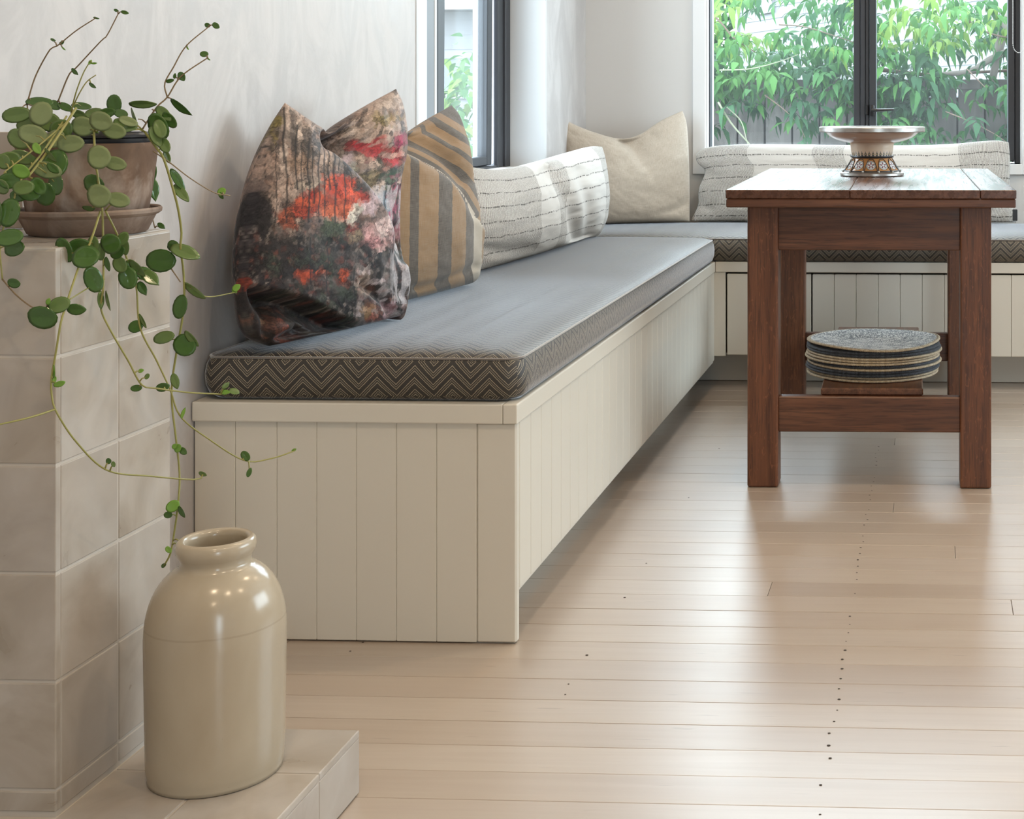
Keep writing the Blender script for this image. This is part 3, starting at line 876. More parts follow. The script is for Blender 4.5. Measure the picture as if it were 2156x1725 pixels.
def hexc(s):
    c = [int(s[i:i + 2], 16) / 255 for i in (0, 2, 4)]
    return np.array([q / 12.92 if q <= 0.04045 else ((q + 0.055) / 1.055) ** 2.4 for q in c])
def dabs(x, y, size, seed):
    """centres of irregular brush dabs: the nearest of jittered grid points"""
    gx, gy = np.floor(x / size), np.floor(y / size)
    best = np.full(x.shape, 1e9); second = best.copy(); bx, by = x.copy(), y.copy()
    for i in (-1, 0, 1):
        for j in (-1, 0, 1):
            cx, cy = gx + i, gy + j
            px = (cx + vnoise(cx, cy, seed)) * size; py = (cy + vnoise(cx, cy, seed + 1)) * size
            d = np.hypot(x - px, (y - py) * 0.75)
            k = d < best
            second = np.where(k, best, np.minimum(second, d)); best = np.where(k, d, best)
            bx = np.where(k, px, bx); by = np.where(k, py, by)
    return bx, by, second - best
def floral_print(x, y):
    xw = x + (fbm(x / 9, y / 9, 3, 201) - 0.5) * 9; yw = y + (fbm(x / 9, y / 9, 3, 205) - 0.5) * 9
    ax, ay, _ = dabs(xw, yw, 13.0, 301)
    bx, by, e = dabs(xw, yw, 6.5, 311)
    c = 0.10 * floral_ground(x, y) + 0.32 * floral_ground(ax, ay) + 0.58 * floral_ground(bx, by)
    v = 1 + (vnoise(bx * 0.91, by * 0.87, 321) - 0.5) * 0.85
    c = c * v[:, None]
    lum = c.mean(1)
    dk = (e < 0.9) & (vnoise(x / 18, y / 18, 331) > 0.5)
    c = np.where((dk & (lum < 0.25))[:, None], c * 0.45, c)
    # velvet sheen of the folds painted as light and dark strokes at the edge
    stk = fbm(x / 5.0, y / 42, 3, 501); ed = np.clip((x - 815) / 20, 0, 1) * (y > 385) * (y < 640)
    m = np.clip((stk - 0.54) / 0.05, 0, 1) * ed * 0.7; c = c * (1 - m[:, None]) + hexc('c9c3c6')[None] * m[:, None]
    m = np.clip((0.44 - stk) / 0.05, 0, 1) * ed * 0.8; c = c * (1 - m[:, None]) + hexc('1b1c22')[None] * m[:, None]
    # ink outlines round the poppies and scattered strokes
    ink = np.abs(fbm(x / 26, y / 22, 4, 511) - 0.52); m = (ink < 0.008) * (y < 560) * (y > 330) * (x > 590) * 0.8
    c = c * (1 - m[:, None]) + hexc('191a1e')[None] * m[:, None]
    # fine dark drips over the pale ground
    xd = x + (fbm(x / 150, y / 45, 3, 341) - 0.5) * 9
    for k, (cx, ya, yb, w) in enumerate(((582, 300, 470, 1.0), (598, 225, 345, 2.2), (604, 330, 470, 1.6), (624, 262, 400, 1.6), (636, 300, 440, 1.1), (650, 290, 470, 1.7), (660, 310, 430, 1.4), (672, 300, 470, 1.3),
                                         (684, 270, 455, 1.2), (694, 300, 400, 1.6), (706, 290, 470, 1.8), (716, 300, 360, 1.2), (727, 320, 460, 1.3), (742, 330, 400, 1.1), (560, 300, 380, 0.9), (748, 560, 690, 1.0), (655, 500, 600, 1.2), (690, 520, 620, 1.0))):
        m = np.clip(1.6 - np.abs(xd - cx + (vnoise(y / 22, y * 0, 350 + k) - 0.5) * 3) / w, 0, 1) * (y > ya) * (y < yb) * 0.85
        c = c * (1 - m[:, None]) + hexc('1f2228')[None] * m[:, None]
    # petals of the big peony
    th = np.arctan2(y - 497, x - 806); r = np.hypot(x - 806, y - 497)
    pe = (np.abs(np.sin(th * 4 + 0.6 * np.sin(r / 6))) < 0.18) & (r > 7) & (r < 32)
    c = np.where(pe[:, None], c * 0.35 + hexc('8e5a58')[None] * 0.5, c)
    c = c * 0.84
    return np.clip(c, 0, 1)
def floral_ground(x, y):
    """painterly print of the velvet, laid out over the cloth"""
    n1 = fbm(x / 55, y / 55, 5, 1); n2 = fbm(x / 55, y / 55, 5, 9); n3 = fbm(x / 16, y / 16, 4, 21); n4 = fbm(x / 7, y / 9, 3, 33)
    X = x + (n1 - 0.5) * 90; Y = y + (n2 - 0.5) * 90
    X2 = x + (n3 - 0.5) * 34; Y2 = y + (fbm(x / 16, y / 16, 4, 45) - 0.5) * 34
    def st(v, a, b): 
        t = np.clip((v - a) / (b - a), 0, 1); return (t * t * (3 - 2 * t))[:, None]
    c = np.tile(hexc('b8a193'), (len(x), 1))
    def lay(col, m):
        nonlocal c
        c = c * (1 - m) + hexc(col)[None] * m
    lay('7d6c66', st(n1, 0.45, 0.62)); lay('c3b0a3', st(n2, 0.52, 0.62) * 0.8); lay('8e6a58', st(n3, 0.54, 0.66) * 0.6)
    lay('6a615c', st(fbm(x / 30, y / 30, 4, 77), 0.56, 0.64) * 0.8)
    # dark ground of the lower half and of the left edge
    dark = st(Y, 470, 500)
    lay('2b2728', dark)
    lay('4b4440', dark * st(n1, 0.5, 0.6)); lay('171618', dark * st(n2, 0.52, 0.6)); lay('3c4238', dark * st(fbm(x / 24, y / 24, 4, 5), 0.57, 0.63))
    lay('5d5450', dark * st(n3, 0.6, 0.68) * 0.8)
    le = st(-X, -572, -556) * st(Y, 392, 410)
    lay('242024', le); lay('3a3336', le * st(n3, 0.55, 0.62))
    # vertical paint drips
    dx = x + (fbm(x / 200, y / 60, 3, 61) - 0.5) * 8
    drip = (vnoise(dx / 7.5, y / 300, 71) > 0.70) & (vnoise(x / 40, y / 80, 72) > 0.36)
    lay('2e2c2f', (drip & (Y < 480) & (y > 230))[:, None] * 0.72)
    lay('4c4a4c', (st(-np.abs(X2 - 665), -16, -6) * st(-np.abs(Y2 - 285), -30, -12)) * 0.8)
    def blob(cx, cy, rx, ry, col, amt=0.95, warp=1, soft=0.25):
        xx_, yy_ = (X2, Y2) if warp else (x, y)
        r = np.hypot((xx_ - cx) / rx, (yy_ - cy) / ry)
        lay(col, (1 - st(r, 1 - soft, 1 + soft * 0.4)) * amt)
    # mustard patches
    blob(578, 252, 16, 20, '8a7b2c', 0.7); blob(572, 292, 8, 20, '80702c', 0.6); blob(822, 250, 34, 14, '8b7a3a', 0.6)
    # red poppy spray
    for (cx, cy, rx, ry, col) in ((712, 385, 34, 26, 'c4452d'), (668, 425, 46, 24, 'c2502f'), (720, 435, 48, 26, 'd0603c'), (640, 448, 38, 12, 'a83e2c'),
                                  (755, 415, 26, 18, 'b73a30'), (600, 462, 24, 26, 'a4543d'), (700, 452, 40, 14, 'ce6a48'), (738, 408, 18, 20, 'd9583a'),
                                  (738, 478, 20, 20, '8e3128'), (655, 410, 20, 8, '9a2c22'), (690, 375, 12, 12, 'dc6b4c')):
        blob(cx, cy, rx, ry, col)
    blob(705, 425, 26, 7, '8d2c20', 0.6); blob(730, 392, 5, 26, '7d241c', 0.6); blob(668, 436, 30, 4, '7d2a1f', 0.5)
    # pale cobbled patches
    blob(648, 392, 26, 14, 'b9a897', 0.8); blob(560, 350, 30, 26, 'b89f91', 0.6); blob(632, 345, 34, 20, 'a3836c', 0.6)
    # lilac and pink trail with peonies
    for (cx, cy, rx, ry, col) in ((775, 345, 20, 26, 'b3a0a4'), (795, 395, 17, 34, 'c9aeb4'), (782, 430, 14, 16, 'd9bfc4'), (798, 492, 34, 30, 'd8a9a6'), (812, 478, 22, 20, 'e5c9c4'),
                                  (790, 515, 22, 16, 'c98f90'), (818, 508, 20, 22, 'e2b8b4'), (838, 500, 18, 34, 'cfa9ab'), (855, 470, 12, 40, 'cf9aa2'), (843, 430, 10, 40, '9fb0c0'),
                                  (745, 445, 12, 12, 'e3ddd0'), (758, 438, 12, 12, 'dcd6ca'), (752, 458, 12, 10, 'e6e0d4'), (738, 462, 9, 9, 'd8d0c0')):
        blob(cx, cy, rx, ry, col)
    blob(752, 450, 4, 4, '8c7a34', 0.9); blob(806, 494, 8, 10, 'f0dcd4', 0.7); blob(735, 345, 16, 20, '20222c', 0.9)
    blob(790, 360, 8, 22, '8c9280', 0.8); blob(815, 372, 10, 22, '7c6f4a', 0.7); blob(830, 340, 10, 26, '24382c', 0.85); blob(845, 375, 9, 30, '2d5440', 0.8)
    # far lobe blossom
    for (cx, cy, rx, ry, col) in ((800, 300, 30, 12, 'a83038'), (826, 312, 26, 13, 'c2484a'), (848, 330, 18, 16, 'b03842'), (815, 300, 14, 7, 'd9b3a6'), (838, 318, 10, 6, 'e0c3b4'),
                                  (852, 296, 10, 12, 'a83a5a'), (790, 318, 18, 7, '3a2a2c'), (856, 420, 8, 60, 'a8566e')):
        blob(cx, cy, rx, ry, col)
    # spots and pale strokes on the dark ground
    for (cx, cy, rx, ry, col) in ((640, 580, 18, 13, 'b04a30'), (675, 577, 15, 12, 'b9573a'), (730, 578, 16, 13, 'c0502e'), (668, 596, 26, 6, '45201c'),
                                  (700, 480, 26, 14, '42523c'), (745, 500, 24, 12, '8d7a62'), (690, 505, 40, 9, '232a22')):
        blob(cx, cy, rx, ry, col)
    pale = st(X2, 735, 775) * st(Y2, 540, 565) * st(n4, 0.46, 0.60)
    lay('b9adab', pale * 0.9); lay('d6c3c2', pale * st(n3, 0.55, 0.62)); lay('1d1c20', st(X2, 730, 770) * st(Y2, 525, 550) * st(fbm(x / 12, y / 14, 3, 91), 0.54, 0.62) * 0.85)
    blob(770, 602, 22, 20, 'b49a86', 0.7); blob(790, 672, 20, 22, 'b06a5a', 0.9); blob(778, 655, 12, 14, 'b08a62', 0.8); blob(822, 655, 14, 22, 'c39aa0', 0.8)
    fl_ = fbm(x / 4.5, y / 5.5, 3, 401)
    lay('9a8c84', dark * st(fl_, 0.60, 0.68) * st(n2, 0.40, 0.52) * 0.75); lay('6f3a30', dark * st(fbm(x / 10, y / 8, 3, 411), 0.64, 0.70) * 0.7); lay('0f0f12', dark * st(-fl_, -0.40, -0.34) * 0.7)
    # folded lower end: rust and umber strokes
    fold = 590 + np.interp(x, [485, 560, 640, 720, 795, 840], [0, 26, 46, 86, 116, 118])
    low = st(Y2 - fold, 2, 10) * (x < 790)[:, None]
    lay('241d1c', low * 0.9); lay('50302a', low * st(n1, 0.54, 0.62) * 0.8); lay('46413c', low * st(n3, 0.56, 0.64) * 0.8); lay('83503c', low * st(n4, 0.66, 0.74) * 0.5)
    blob(572, 655, 7, 34, 'a88a72', 0.7); blob(590, 690, 12, 34, '6b4338', 0.7); blob(605, 690, 8, 26, '8c4a3a', 0.7); blob(510, 595, 22, 16, '87321f', 0.9); blob(625, 728, 34, 12, '6e3c32', 0.7)
    # fine black craquelure
    cr = np.abs(fbm(x / 20, y / 20, 3, 101) - 0.5)
    lay('1c1b1d', (1 - st(cr, 0.004, 0.016)) * 0.55)
    cr2 = np.abs(fbm(x / 9, y / 12, 3, 131) - 0.5)
    lay('2a2728', (1 - st(cr2, 0.004, 0.022)) * 0.4)
    return np.clip(c, 0, 1)

PRINT = m_print()
fa, fb = (-1.195, 2.58), (-1.085, 3.03)
floral_chop = [(700, 285), (750, 330), (805, 388), (845, 455), (862, 540)]
floral_fold = [(480, 592), (560, 616), (640, 636), (720, 676), (800, 708)]
pillow('floral_pillow', (fa[0], fa[1], 0.5245), (fb[0] - fa[0], fb[1] - fa[1]), 0.15,
       (base_line(fa, fb)[:-2] + [(818, 678), (838, 640)], [(838, 640), (841, 580), (834, 500), (836, 400), (840, 300), (842, 225), (834, 187)],
        [(600, 216), (630, 243), (662, 268), (692, 280), (725, 253), (780, 218), (834, 187)],
        [proj((*fa, 0.5245)), (524, 700), (512, 630), (512, 560), (519, 480), (531, 410), (549, 335), (574, 268), (600, 216)]),
       0.105, PRINT, 'large velvet pillow with painterly red and pink floral print on dark ground', 'pillow',
       creases=[(floral_chop, 0.075, 0.02, 62, 13), (floral_fold, 0.06, 0.045, 7, 40),
                ([(600, 640), (570, 690), (548, 744)], 0.02, 0.02, 10, 18), ([(650, 690), (600, 712), (560, 742)], 0.02, 0.02, 14, 10),
                ([(862, 480), (842, 545), (850, 620)], 0.012, 0.01, 12, 12), ([(700, 300), (770, 300), (840, 330)], 0.018, 0.012, 14, 14),
                ([(770, 600), (815, 640), (830, 690)], 0.014, 0.01, 12, 10)],
       N=290, M=320, bot=0.22, print_fn=floral_print, wrinkle=0.007, seed=3)

STRIPE = m_stripe()
sb_ = (-1.125, 3.53); sa = (-1.195, 3.07)
stripe_valley = [(850, 300), (880, 315), (912, 333), (954, 362), (980, 392), (1006, 450)]
def stripe_uv(U, Vv, px, py, sd):
    d = -sd[0]
    tip = np.clip(d / 6.0, 0, 1)
    base = np.interp(px, [850, 868, 885, 925, 955, 985, 1000, 1020], [0.40, 0.47, 0.537, 0.662, 0.76, 0.845, 0.92, 0.99])
    base = base + (1 - Vv) * 0.02
    upv = 0.96 - d / 105.0
    return np.where(d > 1, upv, base), Vv
pillow('striped_pillow', (sa[0], sa[1], 0.5245), (sb_[0] - sa[0], sb_[1] - sa[1]), 0.13,
       (base_line(sa, sb_)[:-1] + [(955, 604), (972, 578)], [(972, 578), (980, 530), (984, 480), (982, 400), (975, 320), (962, 250), (951, 221)],
        [(795, 245), (835, 275), (866, 276), (905, 250), (951, 221)],
        [proj((*sa, 0.5245)), (740, 560), (745, 420), (765, 300), (795, 245)]),
       0.098, STRIPE, 'linen pillow with broad tan and charcoal stripes behind the floral pillow', 'pillow',
       creases=[(stripe_valley, 0.055, 0.012, 45, 11), ([(858, 286), (915, 300), (960, 330), (992, 378)], 0.018, 0.012, 10, 12),
                ([(865, 268), (920, 272), (965, 300)], 0.012, 0.008, 10, 10), ([(880, 606), (940, 590), (1000, 560)], 0.010, 0.006, 8, 10)],
       N=110, M=120, bot=0.3, uv_fn=stripe_uv, wrinkle=0.005, seed=5)

la, lb = (-1.195, 3.72), (-1.125, 4.84)
W_L = m_woven((0.14, 0.29, 0.44, 0.58, 0.72, 0.86), ((-0.1, 0.36), (0.50, 0.58), (0.88, 1.1)), 3.6)
pillow('lumbar_pillow', (la[0], la[1], 0.5245), (lb[0] - la[0], lb[1] - la[1]), 0.12,
       (base_line(la, lb)[:-1] + [(1246, 500), (1262, 478)], [(1262, 478), (1272, 430), (1271, 370), (1268, 309)],
        [(992, 352), (1050, 357), (1120, 342), (1190, 322), (1240, 309), (1268, 309)],
        [proj((*la, 0.5245)), (965, 480), (975, 400), (992, 352)]),
       0.092, W_L, 'long off-white woven lumbar pillow with dashed dark lines against the left wall', 'pillow',
       creases=[([(1165, 360), (1205, 420), (1228, 500)], 0.024, 0.03, 12, 20), ([(1222, 360), (1246, 430), (1248, 505)], 0.012, 0.026, 10, 14),
                ([(1130, 345), (1175, 430), (1200, 500)], 0.006, 0.004, 12, 12), ([(1000, 520), (1060, 526), (1125, 522)], 0.010, 0.006, 10, 12)],
       N=120, M=80, bot=0.3, wrinkle=0.005, seed=8)

ca, cb = (-1.275, 5.235), (-0.905, 5.385)
LINEN = m_linen('beige_linen', (0.40, 0.345, 0.28), (0.50, 0.44, 0.37), 300)
pillow('linen_pillow', (ca[0], ca[1], 0.5245), (cb[0] - ca[0], cb[1] - ca[1]), 0.16,
       (base_line(ca, cb), [proj((*cb, 0.5245)), (1452, 400), (1450, 320), (1446, 262), (1437, 233)],
        [(1174, 239), (1205, 260), (1255, 280), (1305, 292), (1345, 284), (1392, 254), (1437, 233)],
        [proj((*ca, 0.5245)), (1190, 400), (1184, 320), (1178, 268), (1174, 239)]),
       0.085, LINEN, 'large plain beige linen pillow chopped at the top in the bench corner', 'pillow',
       creases=[([(1312, 290), (1340, 312), (1356, 345)], 0.055, 0.015, 24, 12), ([(1372, 285), (1350, 308), (1318, 340)], 0.016, 0.006, 14, 12),
                ([(1390, 270), (1380, 330), (1360, 400)], 0.006, 0.003, 14, 14), ([(1455, 420), (1425, 440), (1385, 452)], 0.008, 0.004, 8, 10)],
       N=110, M=110, bot=0.3, wrinkle=0.005, seed=13)

ba, bbp = (-0.905, 5.40), (0.305, 5.40)
W_B = m_woven((0.07, 0.22, 0.38, 0.54, 0.70, 0.85), ((-0.1, 0.17), (0.375, 0.475), (0.83, 1.1)), 3.9)
bp = pillow('lumbar_pillow', (ba[0], ba[1], 0.5245), (1, 0), 0.10,
       (base_line(ba, bbp), [proj((*bbp, 0.5245)), (2126, 405), (2127, 345), (2124, 300)],
        [(1476, 315), (1502, 308), (1560, 304), (1650, 304), (1760, 305), (1880, 306), (1990, 304), (2060, 298), (2100, 296), (2124, 300)],
        [proj((*ba, 0.5245)), (1470, 432), (1471, 400), (1482, 372), (1484, 358), (1468, 342), (1466, 326), (1476, 315)]),
       0.075, W_B, 'long off-white woven lumbar pillow under the garden window behind the table', 'pillow',
       creases=[([(1452, 358), (1480, 366), (1510, 372)], 0.030, 0.004, 10, 14), ([(1455, 415), (1475, 432), (1500, 442)], 0.020, 0.004, 9, 9)],
       N=150, M=80, bot=0.3, wrinkle=0.005, seed=17)
bt = atY(2140, 448, 5.36)
MB().box(bt + Vector((-0.014, 0, -0.03)), bt + Vector((0.004, 0.006, 0.012)), 0.002).obj('care_tag', BLACK, bp)

# ================================================================== FIREPLACE (tiled pier and hearth)
fp = thing('tiled_fireplace', (-1.1, 1.6, 0), 'beige tiled fireplace pier with low tiled hearth step at its foot', 'fireplace')
PX_, PY0, PY1, HZ = -1.071, 1.737, 2.006, 0.089
HX, HY = -0.798, 1.997
PZ = 0.785
TP = 0.1325
g = 0.0016
MB().box((WX + 0.001, 1.0, 0.002), (HX - 0.0012, HY - 0.0012, HZ - 0.0012)).obj('grout_core', GROUT, fp)
MB().box((WX + 0.001, PY0 + 0.0012, HZ - 0.0012), (PX_ - 0.0012, PY1 - 0.0012, PZ - 0.0012)).obj('grout_core', GROUT, fp)
def tile(lo, hi): box('tile', lo, hi, TILE, fp, 0.0016, 2)
rows = [(HZ + 0.004, 0.121)] + [(0.121 + TP * i, 0.121 + TP * (i + 1)) for i in range(5)]
for (za, zb) in rows:
    ym = (PY0 + PY1) / 2 + 0.0025
    for (ya, yb) in ((PY0, ym), (ym, PY1)):
        tile((PX_ - 0.010, ya + (0.0108 if ya == PY0 else g), za + g), (PX_, yb - g, zb - g))
    for (xa, xb) in ((PX_ - 0.134, PX_), (WX + 0.001, PX_ - 0.134)):
        tile((xa + g, PY0, za + g), (xb - g if xb < PX_ - 0.05 else PX_ - 0.0003, PY0 + 0.010, zb - g))
for (ya, yb) in ((PY0, (PY0 + PY1) / 2), ((PY0 + PY1) / 2, PY1)):
    for (xa, xb) in ((PX_ - 0.134, PX_), (WX + 0.001, PX_ - 0.134)):
        tile((xa + g, ya + (0.0105 if ya == PY0 else g), PZ - 0.011), (xb - (0.0105 if xb == PX_ else g), yb - g, PZ))
# raised tile upstand at the back of the pier
ux = atY(52, 400, 1.99)[0]
tile((WX + 0.001, 1.985, PZ + g), (ux, 2.006, PZ + TP + 0.004))
# hearth tiles
for i in range(8):
    ya, yb = HY - TP * (i + 1) * 1.008, HY - TP * i * 1.008
    for (xa, xb) in ((HX - 0.1365, HX), (PX_ if yb > PY0 + 0.01 else PX_ - 0.0005, HX - 0.1365)):
        tile((xa + g, ya + g, HZ - 0.010), (xb - (0 if xb == HX else g), yb - (0 if i == 0 else g), HZ))
    tile((HX - 0.010, ya + g, 0.002), (HX, yb - (0 if i == 0 else g), HZ - 0.0105))
    if yb < PY0:
        for (xa, xb) in ((PX_ - 0.1365, PX_), (WX + 0.001, PX_ - 0.1365)):
            tile((xa + g, ya + g, HZ - 0.010), (xb - g, min(yb, PY0) - g, HZ))
for (xa, xb) in ((HX - 0.1365, HX - 0.0105), (PX_, HX - 0.1365)):
    tile((xa + g, HY - 0.010, 0.002), (xb - g, HY, HZ - 0.0105))

# ================================================================== STONEWARE JAR
jy = 1.868
jx = atY(455, 1600, jy)[0]
prof = [(0.0, 0.002), (0.074, 0.0), (0.0805, 0.003), (0.0828, 0.012), (0.0838, 0.03), (0.0850, 0.10), (0.0860, 0.17), (0.0858, 0.188), (0.0840, 0.207), (0.0795, 0.226), (0.072, 0.243),
        (0.062, 0.2565), (0.052, 0.2650), (0.0450, 0.2690), (0.0430, 0.2725), (0.0428, 0.2775), (0.0445, 0.2815), (0.0472, 0.2850), (0.0490, 0.2900), (0.0492, 0.2955), (0.0478, 0.3010),
        (0.0448, 0.3042), (0.0412, 0.3050), (0.0385, 0.3030), (0.0372, 0.2985), (0.0370, 0.284), (0.0400, 0.272), (0.055, 0.256), (0.074, 0.226), (0.080, 0.18), (0.078, 0.03), (0.0, 0.018)]
pr_ = crom([(0, 0.002)] + prof[1:], 120)
pr_[:, 0] = np.maximum(pr_[:, 0], 0)
STONE = m_stoneware()
jar = MB().lathe([tuple(q) for q in pr_], (jx, jy, HZ + 0.0005), 96).obj('stoneware_jar', STONE, None, True)
tag(jar, 'glazed beige stoneware jar with rolled rim standing on the tiled hearth', 'jar')

# ================================================================== CAKE STAND
def m_ceramic(kind):
    M = Mat('cake_stand_' + kind)
    p = M.sep(M.tc())
    ang = M.math('ARCTAN2', p[0], M.math('MULTIPLY', p[1], -1.0))
    if kind == 'stem':
        a = M.math('MULTIPLY', M.math('SUBTRACT', M.math('FRACT', M.math('MULTIPLY', ang, 34 / (2 * PI))), 0.5), 2.0)
        z = M.math('DIVIDE', M.math('SUBTRACT', p[2], 0.0645), 0.0055)
        wz = M.math('SUBTRACT', 1.0, M.math('MULTIPLY', z, 0.30))
        e = M.math('SQRT', M.math('ADD', M.math('POWER', M.math('DIVIDE', a, M.math('MULTIPLY', wz, 0.62)), 2.0), M.math('POWER', z, 2.0)))
        drop = M.math('LESS_THAN', e, 1.0); inner = M.math('LESS_THAN', e, 0.5)
        spike = M.math('MULTIPLY', M.math('LESS_THAN', M.math('ABSOLUTE', a), 0.10), M.math('LESS_THAN', M.math('ABSOLUTE', M.math('SUBTRACT', z, 0.9)), 0.75))
        c = M.mix(M.math('MAXIMUM', drop, spike), (0.66, 0.53, 0.40), (0.05, 0.07, 0.10))
        c = M.mix(inner, c, (0.42, 0.33, 0.16))
        M.set(Base_Color=c, Roughness=0.16, Specular_IOR_Level=0.6)
    elif kind == 'foot':
        k = M.math('SUBTRACT', M.math('FRACT', M.math('ADD', M.math('MULTIPLY', ang, 12 / (2 * PI)), 0.5)), 0.5)
        r = M.math('SQRT', M.math('ADD', M.math('POWER', p[0], 2.0), M.math('POWER', p[1], 2.0)))
        x = M.math('MULTIPLY', M.math('MULTIPLY', k, 2 * PI / 12), r)
        z = M.math('MULTIPLY', M.math('SUBTRACT', p[2], 0.0325), 1.15)
        d = M.math('SQRT', M.math('ADD', M.math('POWER', x, 2.0), M.math('POWER', z, 2.0)))
        t = M.math('ARCTAN2', x, z)
        pet = M.math('MULTIPLY', M.math('ABSOLUTE', M.math('COSINE', M.math('MULTIPLY', t, 2.5))), 0.0105)
        disc = M.math('LESS_THAN', d, 0.0135); rim = M.math('LESS_THAN', d, 0.0148)
        flower = M.math('MULTIPLY', M.math('LESS_THAN', d, pet), M.math('GREATER_THAN', d, 0.0028))
        hue = M.math('GREATER_THAN', M.math('SINE', M.math('MULTIPLY', t, 5.0)), 0.0)
        c = M.mix(rim, (0.48, 0.23, 0.085), (0.09, 0.08, 0.07))
        c = M.mix(disc, c, (0.72, 0.71, 0.68))
        c = M.mix(flower, c, M.mix(hue, (0.30, 0.04, 0.05), (0.16, 0.22, 0.25)))
        c = M.mix(M.math('LESS_THAN', M.math('ABSOLUTE', M.math('SUBTRACT', d, 0.0112)), 0.0008), c, (0.3, 0.32, 0.32))
        M.set(Base_Color=c, Roughness=0.15, Specular_IOR_Level=0.6)
    else:
        a = M.math('SINE', M.math('MULTIPLY', ang, 16.0)); r = M.math('SQRT', M.math('ADD', M.math('POWER', p[0], 2.0), M.math('POWER', p[1], 2.0)))
        w = M.math('GREATER_THAN', M.math('SINE', M.math('ADD', M.math('MULTIPLY', r, 260.0), M.math('MULTIPLY', a, 2.0))), 0.35)
        c = M.mix(w, (0.68, 0.60, 0.50), (0.10, 0.12, 0.16))
        M.set(Base_Color=c, Roughness=0.15, Specular_IOR_Level=0.6)
    return M.m
CREAM = flat('cream_glaze', (0.66, 0.53, 0.40), 0.16, 0, 0.6)
SILVER = Mat('aged_silver'); SILVER.set(Base_Color=SILVER.mix(SILVER.noise(SILVER.tc(), 60, 3), (0.30, 0.28, 0.25), (0.55, 0.54, 0.52)), Metallic=0.9, Roughness=0.32); SILVER = SILVER.m
IRON = flat('dark_wire', (0.05, 0.052, 0.055), 0.35, 0.8)
cp = atz(1838, 372, 0.7505)
cp.y += 0.06; cp.x = atY(1836, 372, cp.y)[0]
ck = thing('cake_stand', cp, 'footed ceramic cake stand with silver rim and floral painted foot on the table', 'cake stand')
K = 0.985
def cl(name, prof, mat, n=96, smooth='auto'): return MB().lathe([(r * K, z) for r, z in prof], cp, n).obj(name, mat, ck, smooth, org=cp)
cl('plate_rim', [(0.150, 0.1285), (0.157, 0.129), (0.1585, 0.131), (0.1585, 0.1415), (0.157, 0.1435), (0.150, 0.1445), (0.146, 0.1438), (0.146, 0.129)], SILVER)
cl('plate', [(0.0, 0.1395), (0.10, 0.1400), (0.1462, 0.1425), (0.1462, 0.1405)], m_ceramic('plate'))
cl('bowl', [(0.1465, 0.1300), (0.1380, 0.1265), (0.1285, 0.1175), (0.1170, 0.1105), (0.1000, 0.1040), (0.0840, 0.1000), (0.0720, 0.0975), (0.0, 0.098)], CREAM)
cl('stem', [(0.0680, 0.0980), (0.0668, 0.0955), (0.0655, 0.0925), (0.0640, 0.084), (0.0628, 0.074), (0.0610, 0.064), (0.0600, 0.0585)], m_ceramic('stem'))
cl('collar', [(0.0590, 0.0590), (0.0640, 0.0595), (0.0652, 0.0565), (0.0640, 0.0535), (0.0590, 0.0530)], IRON)
cl('foot', [(0.0595, 0.0540), (0.0605, 0.050), (0.0640, 0.0445), (0.0700, 0.0345), (0.0775, 0.0230), (0.0835, 0.0165), (0.0840, 0.0150)], m_ceramic('foot'))
cl('foot_plate', [(0.0, 0.0), (0.0935, 0.0), (0.0955, 0.0025), (0.0955, 0.0085), (0.0935, 0.0105), (0.0880, 0.0130), (0.0840, 0.0155), (0.0, 0.0155)], SILVER)
cl('bead_ring', [(0.0835, 0.0172), (0.0858, 0.0166), (0.0862, 0.0150), (0.0845, 0.0140)], IRON)
def foot_r(z): return float(np.interp(z, [0.0150, 0.0165, 0.0230, 0.0345, 0.0445, 0.050, 0.054], [0.084, 0.0835, 0.0775, 0.0700, 0.064, 0.0605, 0.0595])) * K + 0.0006
for q in range(12):
    th = (q + 0.5) * 2 * PI / 12 - PI / 2
    pts = []
    for s in np.linspace(-1, 1, 13):
        z = 0.016 + 0.0345 * (1 - abs(s) ** 2.6)
        dth = (2 * PI / 24) * 0.93 * np.sign(s) * min(1.0, abs(s) ** 0.7)
        r = foot_r(z)
        a = q * 2 * PI / 12 - PI / 2 + dth
        pts.append(cp + Vector((r * math.cos(a), r * math.sin(a), z)))
    MB().tube(pts, 0.0011, 5).obj('wire_arch', IRON, ck, True)
    r = 0.0885 * K
    MB().ball(cp + Vector((r * math.cos(th), r * math.sin(th), 0.0150)), 0.0034, 10, 8).obj('rivet', SILVER, ck, True)

# ================================================================== WOVEN PLACEMATS
NAT = m_rope('natural_rope', (0.36, 0.27, 0.165), (0.56, 0.46, 0.32))
NAVY = m_rope('blue_black_rope', (0.013, 0.015, 0.021), (0.055, 0.063, 0.078))
SPECK = Mat('speckled_rope')
_p = SPECK.tc(); _q = SPECK.sep(_p)
_r = SPECK.math('SQRT', SPECK.math('ADD', SPECK.math('POWER', _q[0], 2.0), SPECK.math('POWER', _q[1], 2.0)))
_k = SPECK.math('FLOOR', SPECK.math('DIVIDE', _r, 0.178 / 24))
_a = SPECK.math('MULTIPLY', SPECK.math('ARCTAN2', _q[0], _q[1]), SPECK.math('MULTIPLY', _r, 130.0))
_n = SPECK.noise(SPECK.comb(_a, SPECK.math('MULTIPLY', _k, 7.31), 0.0), 1.0, 1); _n2 = SPECK.noise(_p, 240, 2)
_c1 = SPECK.ramp(_n, [(0.40, (0.02, 0.022, 0.028)), (0.47, (0.07, 0.07, 0.075)), (0.53, (0.42, 0.40, 0.36)), (0.62, (0.66, 0.64, 0.58))])
